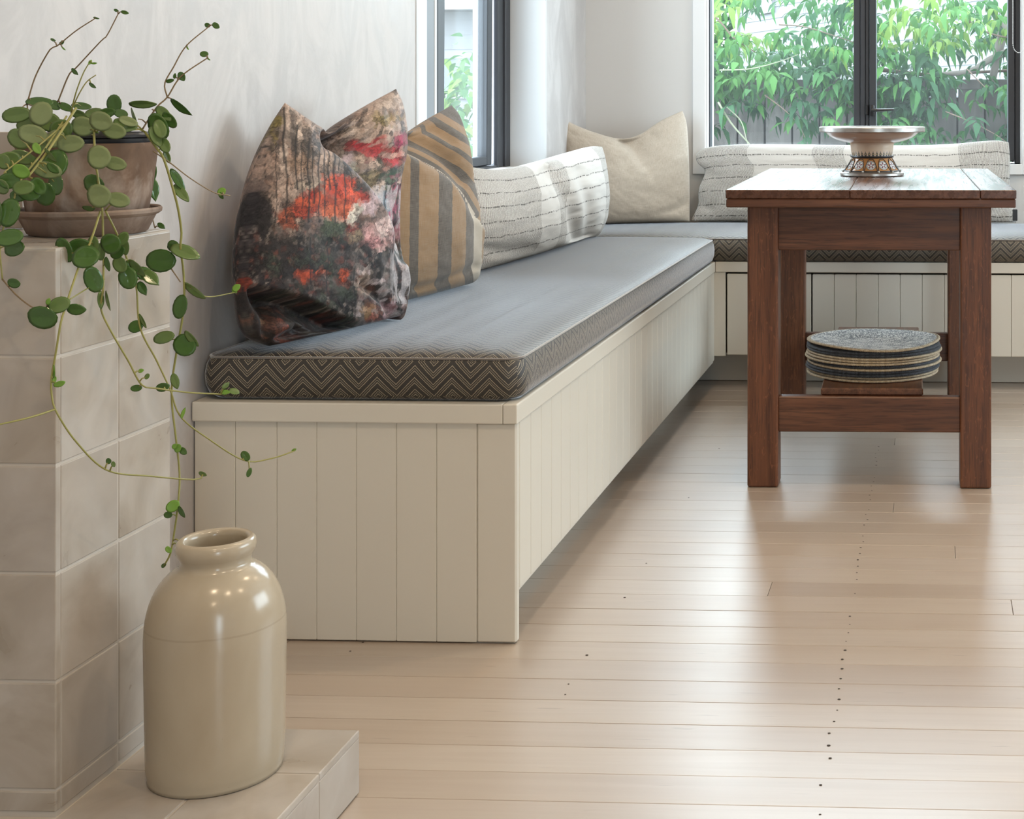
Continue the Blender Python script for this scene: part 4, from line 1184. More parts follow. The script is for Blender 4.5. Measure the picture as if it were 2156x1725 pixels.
SPECK.set(Base_Color=SPECK.mix(SPECK.maprange(_n2, 0.4, 0.65, 0, 0.25), _c1, (0.5, 0.47, 0.42)), Roughness=0.7, Sheen_Weight=0.4)
SPECK = SPECK.m
mc = Vector((-0.160, 3.905, 0))
mr = random.Random(4)
def placemat(z, R, mat, label, edge_only, edge_mat=None, wav=0.004, off=(0, 0), th=0.0061):
    """a round mat of coiled, twisted rope"""
    nseg = 560
    pit = R / 24
    V, Fc, MI = [], [], []
    ph = mr.uniform(0, 6)
    rows = []
    kmin = 0 if not edge_only else 21
    for k in range(24, kmin, -1):
        rc = (k - 0.5) * pit
        for al in ((-70, -20, 25, 60, 90, 120, 155) if k == 24 else (60, 90, 125)):
            rows.append((rc, math.radians(al), k))
    th_ = np.linspace(0, 2 * PI, nseg, endpoint=False)
    wz = wav * (np.sin(2 * th_ + ph) + 0.6 * np.sin(3 * th_ + 2 * ph)) 
    for (rc, al, k) in rows:
        tw = 1 + 0.16 * np.sin(max(10, round(rc * 2 * PI / 0.0062)) * th_ + al * 1.0)
        rr = rc + pit * 0.56 * math.cos(al) * tw
        zz = z + th * 0.5 + th * 0.5 * math.sin(al) * tw + wz * (rc / R) ** 2
        V.append(np.c_[mc.x + off[0] + rr * np.cos(th_), mc.y + off[1] + rr * np.sin(th_), zz])
    nr_ = len(V)
    for i in range(nr_ - 1):
        for q in range(nseg):
            q2 = (q + 1) % nseg
            Fc.append((i * nseg + q, i * nseg + q2, (i + 1) * nseg + q2, (i + 1) * nseg + q))
            MI.append(1 if (edge_mat is not None and rows[i][2] == 24) else 0)
    Vs = np.concatenate(V)
    Fc.append(tuple((nr_ - 1) * nseg + q for q in range(nseg))); MI.append(0)
    low = len(Vs)
    rb = R - pit * 0.6
    Vs = np.concatenate([Vs, np.c_[mc.x + off[0] + rb * np.cos(th_), mc.y + off[1] + rb * np.sin(th_), z + 0.0004 + wz * 0.8]])
    for q in range(nseg):
        q2 = (q + 1) % nseg
        Fc.append((q2, q, low + q, low + q2)); MI.append(1 if edge_mat is not None else 0)
    Fc.append(tuple(low + q for q in range(nseg))[::-1]); MI.append(0)
    o = raw('placemat', Vs, Fc, [mat] + ([edge_mat] if edge_mat is not None else []), None, True, org=(mc.x, mc.y, z), mats=MI)
    return tag(o, label, 'placemat', 'round woven placemats on the table shelf')
stack = [('n', 'natural straw rope placemat at the very bottom of the stack on the shelf'),
         ('n', 'natural straw rope placemat second from the bottom of the stack'),
         ('d', 'blue-black rope placemat resting on the two bottom straw mats'),
         ('d', 'blue-black rope placemat just below the lone straw mat in mid stack'),
         ('n', 'lone natural straw rope placemat between two pairs of dark mats'),
         ('d', 'blue-black rope placemat directly above the lone straw mat in mid stack'),
         ('n', 'lowest of the three neighbouring straw mats in upper half of stack'),
         ('n', 'middle one of the three neighbouring straw mats in upper half of stack'),
         ('n', 'uppermost of the three neighbouring straw mats below the dark pair'),
         ('d', 'lower blue-black rope placemat of the pair near the top of the stack'),
         ('d', 'blue-black rope placemat directly under the speckled top mat')]
zz0, hh = 0.2462, 0.00715
for i, (k, lab) in enumerate(stack):
    placemat(zz0 + i * hh, 0.1775 + mr.uniform(-0.003, 0.003), NAT if k == 'n' else NAVY, lab, True, wav=0.0003, off=(mr.uniform(-0.004, 0.004), mr.uniform(-0.004, 0.004)))
placemat(zz0 + 11 * hh + 0.0036, 0.178, SPECK, 'speckled grey and straw rope placemat lying on top of the stack', False, NAT, wav=0.0030)

# ================================================================== POTTED TRAILING PLANT
pc_y = 1.935
pcx = atY(186, 450, pc_y)[0]
pcv = Vector((pcx, pc_y, PZ))
TERRA = m_terracotta('weathered_terracotta', (0.115, 0.070, 0.047), (0.225, 0.145, 0.100), (0.42, 0.345, 0.29))
TERRA2 = m_terracotta('saucer_terracotta', (0.155, 0.105, 0.078), (0.24, 0.17, 0.13), (0.36, 0.29, 0.24))
sc_ = MB().lathe([(0, 0.0005), (0.070, 0.0005), (0.0735, 0.003), (0.0835, 0.024), (0.0868, 0.0255), (0.0905, 0.0285), (0.0910, 0.0325), (0.0890, 0.0350), (0.0855, 0.0335), (0.0790, 0.0150), (0.0720, 0.0090), (0, 0.0085)], pcv, 72).obj('plant_saucer', TERRA2, None, 'auto')
tag(sc_, 'weathered terracotta saucer under the flowerpot on the tiled pier', 'saucer')
pl = thing('potted_trailing_plant', pcv + Vector((0, 0, 0.009)), 'green trailing plant with round leaves in weathered terracotta pot on tiled pier', 'potted plant')
MB().lathe([(0, 0.0090), (0.0690, 0.0090), (0.0710, 0.0115), (0.0790, 0.060), (0.0855, 0.1130), (0.0872, 0.1185), (0.0868, 0.1225), (0.0835, 0.1235), (0.0815, 0.1205), (0.0760, 0.070), (0.0700, 0.03), (0, 0.02)], pcv, 80).obj('terracotta_pot', TERRA, pl, 'auto')
MB().lathe([(0.070, 0.06), (0.0765, 0.1230), (0.0775, 0.1290), (0.0800, 0.1310), (0.0808, 0.1340), (0.0785, 0.1370), (0.0758, 0.1335), (0.0735, 0.124), (0.073, 0.1115), (0.0, 0.1125)], pcv, 72).obj('nursery_pot', BLACK, pl, 'auto')

STEM_G = m_leaf('stem_green', (0.202, 0.209, 0.046), (0.295, 0.264, 0.078), 0.5, 0.0)
STEM_B = m_leaf('stem_brown', (0.155, 0.101, 0.054), (0.248, 0.178, 0.093), 0.5, 0.0)
LEAF_D = m_leaf('leaf_deep', (0.046, 0.116, 0.025), (0.101, 0.194, 0.046), 0.17, 0.12)
LEAF_M = m_leaf('leaf_mid', (0.116, 0.194, 0.054), (0.178, 0.256, 0.085), 0.2, 0.15)
LEAF_P = m_leaf('leaf_pale_underside', (0.240, 0.302, 0.132), (0.318, 0.380, 0.178), 0.5, 0.2)
LEAF_N = m_leaf('leaf_new', (0.217, 0.419, 0.062), (0.310, 0.527, 0.109), 0.35, 0.3)
def leaf_mesh(name, tip, mat, curl=0.0):
    """a fleshy leaf of unit half-length (x) and unit half-width (y); slightly cupped with a sunken midrib"""
    bm = bmesh.new()
    n, k = 16, 4
    top = [[None] * n for _ in range(k)]; bot = [[None] * n for _ in range(k)]
    def P(r, a, s):
        x, y = math.cos(a), math.sin(a)
        if tip > 0 and x > 0: y *= 1 - tip * x ** 2 * 0.9
        z = 0.16 * (x * x + y * y) * r * r - 0.05 * math.exp(-(y * r / 0.12) ** 2) - curl * (x * r) ** 2
        th = 0.038 * math.sqrt(max(0, 1 - r * r)) + 0.004
        return (x * r, y * r, z + s * th)
    ct, cb_ = bm.verts.new(P(0, 0, 1)), bm.verts.new(P(0, 0, -1))
    for i in range(k):
        r = (i + 1) / k
        for q in range(n):
            top[i][q] = bm.verts.new(P(r, 2 * PI * q / n, 1))
            bot[i][q] = top[i][q] if i == k - 1 else bm.verts.new(P(r, 2 * PI * q / n, -1))
    for q in range(n):
        q2 = (q + 1) % n
        bm.faces.new((ct, top[0][q], top[0][q2])); bm.faces.new((cb_, bot[0][q2], bot[0][q]))
        for i in range(k - 1):
            bm.faces.new((top[i][q], top[i + 1][q], top[i + 1][q2], top[i][q2]))
            bm.faces.new((bot[i][q2], bot[i + 1][q2], bot[i + 1][q], bot[i][q]))
    me = bpy.data.meshes.new(name)
    bm.to_mesh(me); bm.free()
    me.polygons.foreach_set('use_smooth', [True] * len(me.polygons))
    me.materials.append(mat)
    return me
LM = {(t, k): leaf_mesh('leaf', {'r': 0.0, 'o': 0.45, 't': 0.95}[t], m, {'r': 0.05, 'o': 0.12, 't': 0.15}[t])
      for t in 'rot' for k, m in (('d', LEAF_D), ('m', LEAF_M), ('p', LEAF_P), ('n', LEAF_N))}
# stems: (material, radius, [(px, py, distance)...])
stems = [
 ('B', 1.1, [(57, 218, 1.90), (75, 160, 1.90), (105, 105, 1.89), (120, 97, 1.89), (160, 65, 1.88), (200, 39, 1.88)]),
 ('B', 1.1, [(122, 214, 1.93), (145, 158, 1.93), (160, 143, 1.93), (213, 86, 1.92), (225, 75, 1.92), (249, 29, 1.92)]),
 ('G', 1.0, [(150, 235, 1.86), (160, 195, 1.85), (175, 155, 1.85), (188, 132, 1.85)]),
 ('G', 0.9, [(152, 228, 1.86), (168, 195, 1.85), (183, 172, 1.85), (202, 158, 1.85)]),
 ('B', 1.3, [(300, 272, 1.93), (330, 226, 1.94), (352, 205, 1.95), (372, 172, 1.95), (392, 152, 1.95), (437, 122, 1.96)]),
 ('B', 1.1, [(352, 204, 1.95), (347, 176, 1.95), (365, 142, 1.95), (392, 97, 1.95), (440, 56, 1.96)]),
 ('G', 2.0, [(305, 278, 1.90), (330, 312, 1.89), (345, 335, 1.89), (362, 390, 1.90), (375, 440, 1.91), (382, 490, 1.92), (380, 520, 1.92), (386, 570, 1.93), (388, 620, 1.93), (384, 670, 1.93), (372, 740, 1.93), (363, 800, 1.93), (362, 850, 1.93),
             (370, 920, 1.93), (378, 1000, 1.93), (375, 1060, 1.92), (367, 1120, 1.92), (359, 1165, 1.91), (345, 1192, 1.91)]),
 ('B', 1.0, [(322, 318, 1.89), (357, 342, 1.90), (400, 375, 1.92), (450, 405, 1.95), (485, 412, 1.97)]),
 ('B', 1.0, [(362, 568, 1.92), (380, 594, 1.92)]),
 ('G', 1.0, [(400, 606, 1.93), (436, 625, 1.95), (495, 616, 2.0)]),
 ('G', 1.7, [(198, 278, 1.84), (200, 330, 1.825), (207, 380, 1.82), (215, 440, 1.82), (217, 500, 1.82), (218, 560, 1.81), (217, 610, 1.80), (213, 652, 1.80), (235, 700, 1.80), (270, 760, 1.82), (298, 810, 1.84), (330, 818, 1.86), (400, 827, 1.90), (465, 830, 1.94)]),
 ('G', 1.5, [(222, 444, 1.82), (245, 490, 1.83), (270, 552, 1.85), (287, 605, 1.86), (295, 690, 1.86), (330, 760, 1.88), (358, 820, 1.89), (380, 877, 1.90), (440, 925, 1.94), (515, 970, 2.0), (570, 966, 2.03), (620, 950, 2.06)]),
 ('G', 1.6, [(211, 446, 1.81), (190, 510, 1.77), (165, 565, 1.74), (140, 640, 1.70), (128, 680, 1.68), (118, 740, 1.68), (108, 800, 1.68), (110, 840, 1.68), (120, 870, 1.68), (160, 930, 1.70), (225, 990, 1.74), (320, 1003, 1.80), (412, 1010, 1.86), (427, 999, 1.87)]),
 ('G', 1.4, [(117, 862, 1.68), (60, 880, 1.64), (-20, 898, 1.60)]),
 ('G', 0.9, [(145, 632, 1.71), (180, 610, 1.76), (220, 588, 1.80)]),
 ('G', 1.5, [(140, 245, 1.84), (90, 320, 1.76), (40, 385, 1.72), (28, 425, 1.71), (10, 470, 1.70), (0, 520, 1.70), (5, 590, 1.70)]),
 ('B', 1.1, [(5, 588, 1.70), (35, 622, 1.70), (70, 648, 1.69), (110, 660, 1.69)]),
 ('G', 2.2, [(160, 228, 1.84), (128, 278, 1.79), (96, 325, 1.74), (60, 372, 1.71)]),
 ('G', 1.3, [(140, 258, 1.82), (75, 312, 1.76), (10, 362, 1.70)]),
 ('B', 1.2, [(305, 400, 1.98), (316, 440, 2.0), (326, 480, 2.02)]),
 ('G', 1.2, [(300, 290, 1.98), (318, 350, 2.02), (322, 400, 2.03)]),
]
sobj, spts = [], []
for (kind, r, P) in stems:
    W = [list(Vector(((px), (py), Y))) for px, py, Y in P]
    C = crom(W, max(8, len(P) * 5))
    pts = [atY(a, b, Y) for a, b, Y in C]
    rr = [r * 0.00075 * (1 - 0.35 * i / len(pts)) + 0.0002 for i in range(len(pts))]
    sobj.append((kind, pts, rr)); spts.append(C)
# leaves: px centre, half length, half width, angle, shape, tone [, distance]
LV = [
 (60, 262, 24, 17, 20, 'r', 'm', 1.88), (105, 258, 22, 18, -30, 'r', 'm', 1.88), (118, 292, 22, 17, 30, 'r', 'p', 1.83), (90, 305, 20, 13, -20, 'r', 'm', 1.84), (190, 285, 18, 10, 10, 'r', 'd', 1.88), (225, 238, 18, 10, 15, 'r', 'd', 1.90),
 (255, 240, 16, 8, -20, 'r', 'd', 1.90), (270, 272, 20, 7, 5, 'r', 'm', 1.87), (65, 342, 20, 16, 10, 'r', 'm', 1.77), (30, 362, 18, 14, 30, 'r', 'd', 1.73), (62, 408, 20, 14, -15, 'r', 'd', 1.72), (5, 392, 18, 16, 0, 'r', 'm', 1.70), (120, 388, 18, 22, 0, 'r', 'd', 1.78),
 (155, 535, 20, 16, 70, 'r', 'd', 1.785), (212, 530, 18, 11, 80, 'r', 'm', 1.80), (248, 530, 18, 14, 20, 'r', 'd', 1.81), (278, 562, 16, 11, -60, 'r', 'd', 1.85), (305, 578, 20, 10, -35, 'o', 'd', 1.865), (372, 525, 20, 9, -20, 'o', 'd', 1.93),
 (36, 242, 28, 16, 8, 'r', 'm', 1.86), (88, 240, 25, 23, 60, 'r', 'p', 1.85), (83, 216, 26, 9, -5, 'r', 'd', 1.90), (70, 283, 28, 20, -15, 'r', 'p', 1.81), (42, 292, 20, 24, 60, 'r', 'm', 1.83),
 (175, 266, 23, 20, -10, 'r', 'p', 1.84), (166, 240, 19, 9, -8, 'r', 'm', 1.87), (200, 240, 21, 11, 0, 'r', 'm', 1.90), (214, 255, 26, 20, -8, 'r', 'p', 1.83), (241, 276, 25, 16, -10, 'r', 'p', 1.85),
 (150, 303, 29, 18, 5, 'r', 'p', 1.81), (130, 272, 24, 20, 20, 'r', 'm', 1.83), (172, 224, 24, 7, -8, 'r', 'd', 1.93), (116, 222, 14, 9, -35, 'o', 'd', 1.93), (138, 226, 18, 7, -25, 'o', 'd', 1.93), (242, 219, 19, 16, 95, 'r', 'd', 1.92),
 (301, 219, 30, 8, 0, 'o', 'm', 1.93), (284, 247, 22, 7, -65, 'o', 'm', 1.90), (270, 256, 19, 9, -20, 'r', 'p', 1.87), (257, 262, 17, 10, -30, 'r', 'm', 1.88), (336, 265, 28, 22, -60, 'r', 'd', 1.91), (358, 252, 18, 12, -60, 'r', 'd', 1.93), (345, 240, 22, 10, -40, 'o', 'm', 1.93),
 (337, 272, 20, 12, -65, 'r', 'm', 1.89), (328, 289, 24, 9, -60, 'o', 'm', 1.89), (347, 306, 18, 11, -50, 'r', 'm', 1.89), (352, 330, 14, 6, -75, 'o', 'm', 1.90), (210, 331, 25, 24, 0, 'r', 'p', 1.80), (243, 344, 24, 14, -12, 'r', 'p', 1.81),
 (210, 412, 25, 24, 10, 'r', 'p', 1.795), (250, 421, 22, 15, -15, 'r', 'p', 1.81), (199, 387, 22, 20, 0, 'r', 'd', 1.83), (187, 438, 14, 6, 0, 'o', 'd', 1.83), (320, 362, 9, 22, 0, 'o', 'd', 2.01), (322, 398, 26, 8, -78, 't', 'd', 2.01), (340, 476, 9, 5, -40, 't', 'd', 2.02),
 (374, 379, 25, 7, -65, 'o', 'd', 1.91), (382, 407, 24, 8, -45, 'o', 'm', 1.91), (382, 226, 27, 9, -38, 't', 'd', 1.95),
 (20, 381, 20, 16, 0, 'r', 'd', 1.70), (45, 360, 18, 15, -15, 'r', 'n', 1.70), (50, 395, 20, 15, 10, 'r', 'm', 1.69), (82, 392, 20, 14, -50, 'r', 'd', 1.70), (100, 358, 29, 17, -12, 'r', 'p', 1.75), (97, 408, 25, 20, 60, 'r', 'd', 1.73),
 (20, 335, 20, 15, 10, 'r', 'm', 1.74), (48, 330, 22, 15, -20, 'r', 'm', 1.76), (107, 327, 18, 8, -50, 'o', 'm', 1.74), (112, 354, 14, 9, -45, 'o', 'd', 1.72), (78, 313, 14, 8, -50, 'o', 'n', 1.75), (118, 345, 24, 28, 0, 'r', 'd', 1.80), (40, 412, 18, 12, 0, 'r', 'd', 1.72), (8, 340, 14, 16, 0, 'r', 'm', 1.72),
 (21, 448, 29, 21, 80, 'r', 'd', 1.69), (0, 452, 26, 14, 75, 'r', 'd', 1.69), (20, 501, 27, 17, 8, 'r', 'd', 1.68), (32, 523, 25, 16, 10, 'r', 'd', 1.69),
 (138, 526, 26, 18, -70, 'r', 'd', 1.76), (168, 521, 23, 19, 15, 'r', 'd', 1.77), (182, 542, 29, 22, 0, 'r', 'd', 1.74), (197, 514, 17, 12, 90, 'r', 'm', 1.79), (235, 513, 23, 21, 20, 'r', 'd', 1.79), (260, 503, 16, 12, 50, 'r', 'm', 1.80), (266, 522, 15, 8, 80, 'o', 'm', 1.82), (196, 588, 27, 14, -80, 'r', 'd', 1.77),
 (253, 557, 17, 13, -70, 'r', 'm', 1.83), (270, 585, 23, 17, -75, 'r', 'd', 1.84), (290, 565, 21, 11, -55, 'o', 'm', 1.85), (318, 586, 22, 11, -40, 't', 'm', 1.86), (300, 608, 16, 8, -60, 't', 'd', 1.86), (227, 556, 15, 7, -85, 'o', 'd', 1.80),
 (340, 549, 30, 23, 0, 'r', 'd', 1.92), (366, 517, 14, 9, -25, 'r', 'd', 1.93), (390, 532, 31, 12, -22, 'o', 'm', 1.92), (410, 612, 28, 10, -32, 'o', 'm', 1.93), (381, 646, 24, 16, 80, 'r', 'd', 1.92), (346, 711, 22, 12, 12, 'r', 'm', 1.92), (390, 727, 24, 20, -40, 'r', 'd', 1.92), (404, 713, 20, 9, -55, 'o', 'm', 1.92),
 (228, 633, 21, 7, -75, 'o', 'm', 1.80), (212, 632, 18, 5, -80, 'o', 'm', 1.80), (287, 687, 15, 12, 30, 'o', 'd', 1.86), (301, 676, 16, 6, -70, 'o', 'm', 1.86), (30, 596, 14, 10, -5, 'r', 'd', 1.69), (91, 667, 30, 24, 0, 'r', 'd', 1.68), (125, 643, 21, 16, 20, 'r', 'm', 1.69), (161, 651, 18, 12, -5, 'o', 'd', 1.70),
 (114, 783, 15, 7, 80, 'o', 'n', 1.68), (125, 808, 11, 6, 20, 'o', 'n', 1.68), (287, 817, 10, 7, 5, 'r', 'd', 1.84), (343, 815, 13, 9, 15, 'o', 'd', 1.88), (369, 803, 16, 8, -70, 'o', 'm', 1.92), (297, 781, 6, 4, 15, 'o', 'n', 1.84), (310, 793, 6, 5, 60, 'r', 'm', 1.84), (474, 826, 11, 5, 0, 'o', 'n', 1.94), (475, 812, 8, 5, 40, 'o', 'm', 1.94), (493, 825, 11, 5, -20, 'o', 'm', 1.95),
 (229, 971, 6, 6, 0, 'r', 'd', 1.74), (239, 978, 6, 4, -60, 'o', 'm', 1.74), (375, 944, 10, 8, 30, 'r', 'n', 1.92), (386, 950, 9, 7, -40, 'o', 'd', 1.92), (368, 940, 7, 5, 40, 'o', 'n', 1.92), (386, 870, 11, 4, 75, 'o', 'n', 1.90), (517, 960, 11, 8, -60, 'r', 'd', 2.0), (525, 995, 9, 5, 75, 'o', 'd', 2.0), (427, 998, 8, 5, -30, 'o', 'm', 1.87),
 (364, 1066, 13, 11, 40, 'r', 'n', 1.91), (383, 1078, 13, 7, -60, 'o', 'd', 1.91), (354, 1084, 8, 7, 10, 'r', 'd', 1.91), (355, 1158, 8, 5, -40, 'o', 'n', 1.91), (345, 1191, 7, 4, 30, 'o', 'd', 1.91), (382, 1140, 8, 5, 30, 'o', 'n', 1.91), (374, 1145, 5, 3, 0, 'o', 'n', 1.91),
 (245, 22, 5, 3, -20, 'o', 'd', 1.92), (263, 26, 7, 4, -15, 'o', 'd', 1.92), (158, 151, 9, 5, -50, 't', 'd', 1.93), (112, 84, 7, 3, -15, 'o', 'd', 1.89), (130, 90, 6, 3, 40, 'o', 'd', 1.89), (134, 102, 6, 2, -40, 'o', 'n', 1.89), (203, 38, 6, 2, -15, 'o', 'd', 1.88), (190, 131, 5, 3, 70, 'o', 'n', 1.85), (198, 133, 6, 2, 5, 'o', 'n', 1.85), (195, 180, 10, 4, -30, 'o', 'd', 1.85),
 (383, 161, 10, 8, -60, 'o', 'd', 1.95), (368, 160, 6, 3, 70, 'o', 'd', 1.95), (358, 170, 9, 4, 15, 'o', 'd', 1.95), (430, 114, 8, 6, 0, 'r', 'd', 1.96), (439, 124, 5, 2, -30, 'o', 'n', 1.96), (437, 53, 6, 5, 0, 'r', 'd', 1.96), (455, 54, 8, 6, -35, 'o', 'd', 1.96), (395, 101, 5, 2, -50, 'o', 'n', 1.95),
 (467, 404, 9, 8, 30, 'r', 'n', 1.97), (466, 412, 8, 5, -60, 'o', 'd', 1.97), (498, 606, 9, 7, 40, 'o', 'n', 2.0), (494, 613, 6, 4, -30, 'o', 'n', 2.0), (619, 948, 5, 3, 30, 'o', 'n', 2.06), (102, 635, 8, 5, 60, 'o', 'n', 1.68), (115, 800, 7, 4, 70, 'o', 'n', 1.68),
]
# stem meshes (with the leaf stalks that spring from them), then the leaves as their sub-parts
near = []
for L in LV:
    best = (1e9, 0, 0)
    for si, C in enumerate(spts):
        d = np.hypot(C[:, 0] - L[0], C[:, 1] - L[1]) + 260 * np.abs(C[:, 2] - L[7])
        k = int(d.argmin())
        if d[k] < best[0]: best = (float(d[k]), si, k)
    near.append(best)
so = []
for si, (kind, pts, rr) in enumerate(sobj):
    m = MB().tube(pts, rr, 7)
    for L, (d, s2, k) in zip(LV, near):
        if s2 != si or d > 75: continue
        c = atY(L[0], L[1], L[7]); p = pts[k]
        dv = c - p
        hl = max(L[2], L[3]) * L[7] / F_PX
        if dv.length > hl * 0.4:
            e = c - dv.normalized() * min(hl * 0.75, dv.length * 0.8)
            m.tube([p, (p + e) / 2 + Vector((0, 0, 0.002)), e], [0.0011, 0.0009, 0.0008], 5)
    so.append(m.obj('stem', STEM_G if kind == 'G' else STEM_B, pl, True))
lr = random.Random(12)
for L, (d, si, k) in zip(LV, near):
    px, py, a, b, ang, shp, tone, Y = L
    if a < b: a, b, ang = b, a, ang + 90
    c = atY(px, py, Y)
    s = Y / F_PX
    t1, t2 = lr.uniform(-0.35, 0.35), lr.uniform(-0.35, 0.35)
    if b < a * 0.55: t2 += lr.choice((-0.5, 0.5))
    if tone == 'p': t1 *= 0.5; t2 *= 0.5
    an = math.radians(ang)
    ex_ = RIGHT * math.cos(an) + UP * math.sin(an)
    ey_ = -RIGHT * math.sin(an) + UP * math.cos(an)
    ez_ = -FWD
    R3 = Matrix((ex_, ey_, ez_)).transposed() @ Matrix.Rotation(t1, 3, 'Y') @ Matrix.Rotation(t2, 3, 'X')
    a, b = a * 1.1, b * 1.1
    S = Matrix.Diagonal((a * s / max(0.75, math.cos(t1)), b * s / max(0.7, math.cos(t2)), math.sqrt(a * b) * s))
    o = bpy.data.objects.new('leaf', LM[(shp, tone)])
    COL.objects.link(o)
    o.parent = so[si]
    M4 = (R3 @ S).to_4x4()
    M4.translation = c - ORG[so[si].name]
    o.matrix_basis = M4
    ORG[o.name] = c

# ================================================================== ROLLER BLIND CHAIN
rb = thing('roller_blind', (W2X1 - 0.02, WY - 0.05, 2.2), 'white bead chain loop of the roller blind hanging at the window side', 'blind')
cxp, cyY = 2146, WY - 0.045
bot_z = atY(2145, 111, cyY)[2]
xl, xr = atY(2132.5, 80, cyY)[0], atY(2157.5, 80, cyY)[0]
rad = (xr - xl) / 2
path = []
z = 2.18
while z > bot_z + rad * 1.6: path.append((xl, z)); z -= 0.0056
na_ = int(PI * rad * 1.2 / 0.0056)
for q in range(na_ + 1):
    a = PI + PI * q / na_
    path.append(((xl + xr) / 2 + rad * math.cos(a), bot_z + rad * 1.6 + rad * 1.6 * math.sin(a)))
z = bot_z + rad * 1.6
while z < 2.18: path.append((xr, z)); z += 0.0056
m = MB()
for (x, zz) in path: m.ico((x, cyY, zz), 0.0021, 1)
m.tube([(x, cyY, zz) for x, zz in path], 0.0006, 4)
o = m.obj('bead_chain', WHITE, rb, True); o['kind'] = 'stuff'
MB().tube([(W2X0, WY - 0.05, 2.2), (xr + 0.02, WY - 0.05, 2.2)], 0.026, 20).obj('roller_tube', WHITE, rb, 'auto')

# ================================================================== GARDEN
GROUND = flat('garden_soil', (0.05, 0.055, 0.03), 0.95)
gd = box('ground', (-30, WY + 0.25, -0.66), (30, 45, -0.60), GROUND)
tag(gd, 'garden ground outside the windows', 'ground', kind='structure')
FENCE = m_fence()
FY = 8.2
fx0, fx1, fp_ = -2.2, 2.6, 0.155
fe = thing('paling_fence', (0, FY, -0.6), 'weathered grey wooden paling fence half hidden by climbing vine', 'fence')
fr_ = random.Random(9)
fxs = atY(1610, 230, FY)[0] - fp_ * math.floor((atY(1610, 230, FY)[0] - fx0) / fp_)
x = fxs
while x < fx1:
    box('paling', (x + 0.006, FY - fr_.uniform(0, 0.006), -0.598), (x + fp_ - 0.004, FY + 0.018, 1.085 + fr_.uniform(-0.012, 0.012)), FENCE, fe, 0.002)
    x += fp_
for (za, zb) in ((1.045, 1.10), (0.12, 0.19)):
    box('rail', (fx0, FY - 0.04, za), (fx1, FY - 0.0065, zb), FENCE, fe, 0.003)
box('backing_board', (fx0, FY + 0.045, -0.6), (fx1, FY + 0.06, 1.0), GAP, fe)

# ---- climbing vine: compound, drooping leaves
def vine_mat(name, a, b): return m_leaf(name, a, b, 0.6, 0.38, 0.2)
VM = [vine_mat('vine_mid', (0.027, 0.093, 0.025), (0.048, 0.135, 0.037)), vine_mat('vine_blue', (0.024, 0.075, 0.031), (0.041, 0.106, 0.049)),
      vine_mat('vine_fresh', (0.048, 0.138, 0.030), (0.071, 0.179, 0.043)), vine_mat('vine_yellow', (0.109, 0.192, 0.031), (0.155, 0.244, 0.055)), vine_mat('vine_dark', (0.014, 0.044, 0.017), (0.024, 0.069, 0.027))]
def vine_leaf_verts(l, w, droop):
    """pointed leaflet along +x, folded at the midrib, drooping to its tip"""
    V, Fc = [], []
    st = [(0.0, 0.05), (0.20, 0.66), (0.42, 1.0), (0.72, 0.55), (1.0, 0.0)]
    for (s, ww) in st:
        x = l * s; z = -droop * l * s * s
        for q in (-1, 0, 1):
            V.append((x * (1 - 0.15 * droop * s), q * w * ww, z + (0.22 * w * ww if q else 0)))
    for i in range(4):
        for q in (0, 1):
            a = i * 3 + q
            Fc.append((a, a + 1, a + 4, a + 3))
    return np.array(V), Fc
def dens(px, py):
    if py < 0:
        k = 0.75 if 1690 < px < 2010 else 0.5
        return 0.6 * k * max(0, 1 + py / 240)
    if px < 1500: return 0.85 if 40 < py < 210 else 0.35
    if px < 1800:
        if py < 60: return 0.85 if px < 1545 or px > 1715 else 0.10
        if py < 85: return 0.9 if px < 1560 or px > 1690 else 0.45
        if py < 175: return 1.0
        if py < 215: return 0.7 if px > 1560 else 0.5
        if py < 260: return 0.4 if px > 1690 or px < 1535 else 0.07
        return 0.2 if px > 1740 else 0.05
    if px < 1985:
        if py < 215: return 1.0
        return 0.75 if px < 1950 else 0.4
    if px < 2105:
        if py < 90: return 0.85
        if py < 150: return 0.35
        if py < 180: return 0.45
        if py < 250: return 0.05
        return 0.3
    if px < 2135: return 0.35 if 90 < py < 170 else 0.8
    return 0.75
vr = random.Random(21)
leaves = []
tries = 0
while len(leaves) < 7600 and tries < 70000:
    tries += 1
    px, py = vr.uniform(1330, 2420), vr.uniform(-300, 330)
    if vr.random() > dens(px, py): continue
    Y = FY - vr.uniform(0.06, 0.55) if py > 140 else FY + vr.uniform(-0.6, 0.35)
    c = atY(px, py, Y)
    if py < 95 and (px < 1560 or 1850 < px < 2010): mi = vr.choice((3, 2, 3, 2, 0))
    elif py < 100: mi = vr.choice((2, 0, 0, 1, 3, 2))
    elif px < 1800: mi = vr.choice((0, 2, 0, 1, 4, 2) if py < 190 else (0, 1, 4, 2))
    else: mi = vr.choice((1, 0, 1, 4, 0, 2))
    heading = vr.uniform(-PI, PI)
    hx = Vector((math.cos(heading), -abs(math.sin(heading)) * 0.9 - 0.15, 0)).normalized()
    nl = vr.choice((3, 5, 7, 7))
    big = vr.uniform(0.75, 1.08)
    for q in range(nl):
        if q == nl - 1: sp, off, ln = 0.0, 0.10, 1.15
        else: sp, off, ln = (1 if q % 2 else -1) * vr.uniform(0.7, 1.1), 0.035 * (q // 2), vr.uniform(0.8, 1.0)
        l = 0.088 * ln * big; w = l * vr.uniform(0.165, 0.22)
        leaves.append((c + hx * off * big + Vector((0, 0, -0.3 * off * big)), hx, sp, l, w, vr.uniform(0.3, 1.1), vr.uniform(-0.5, 0.5), mi, vr.uniform(-0.15, 0.75)))
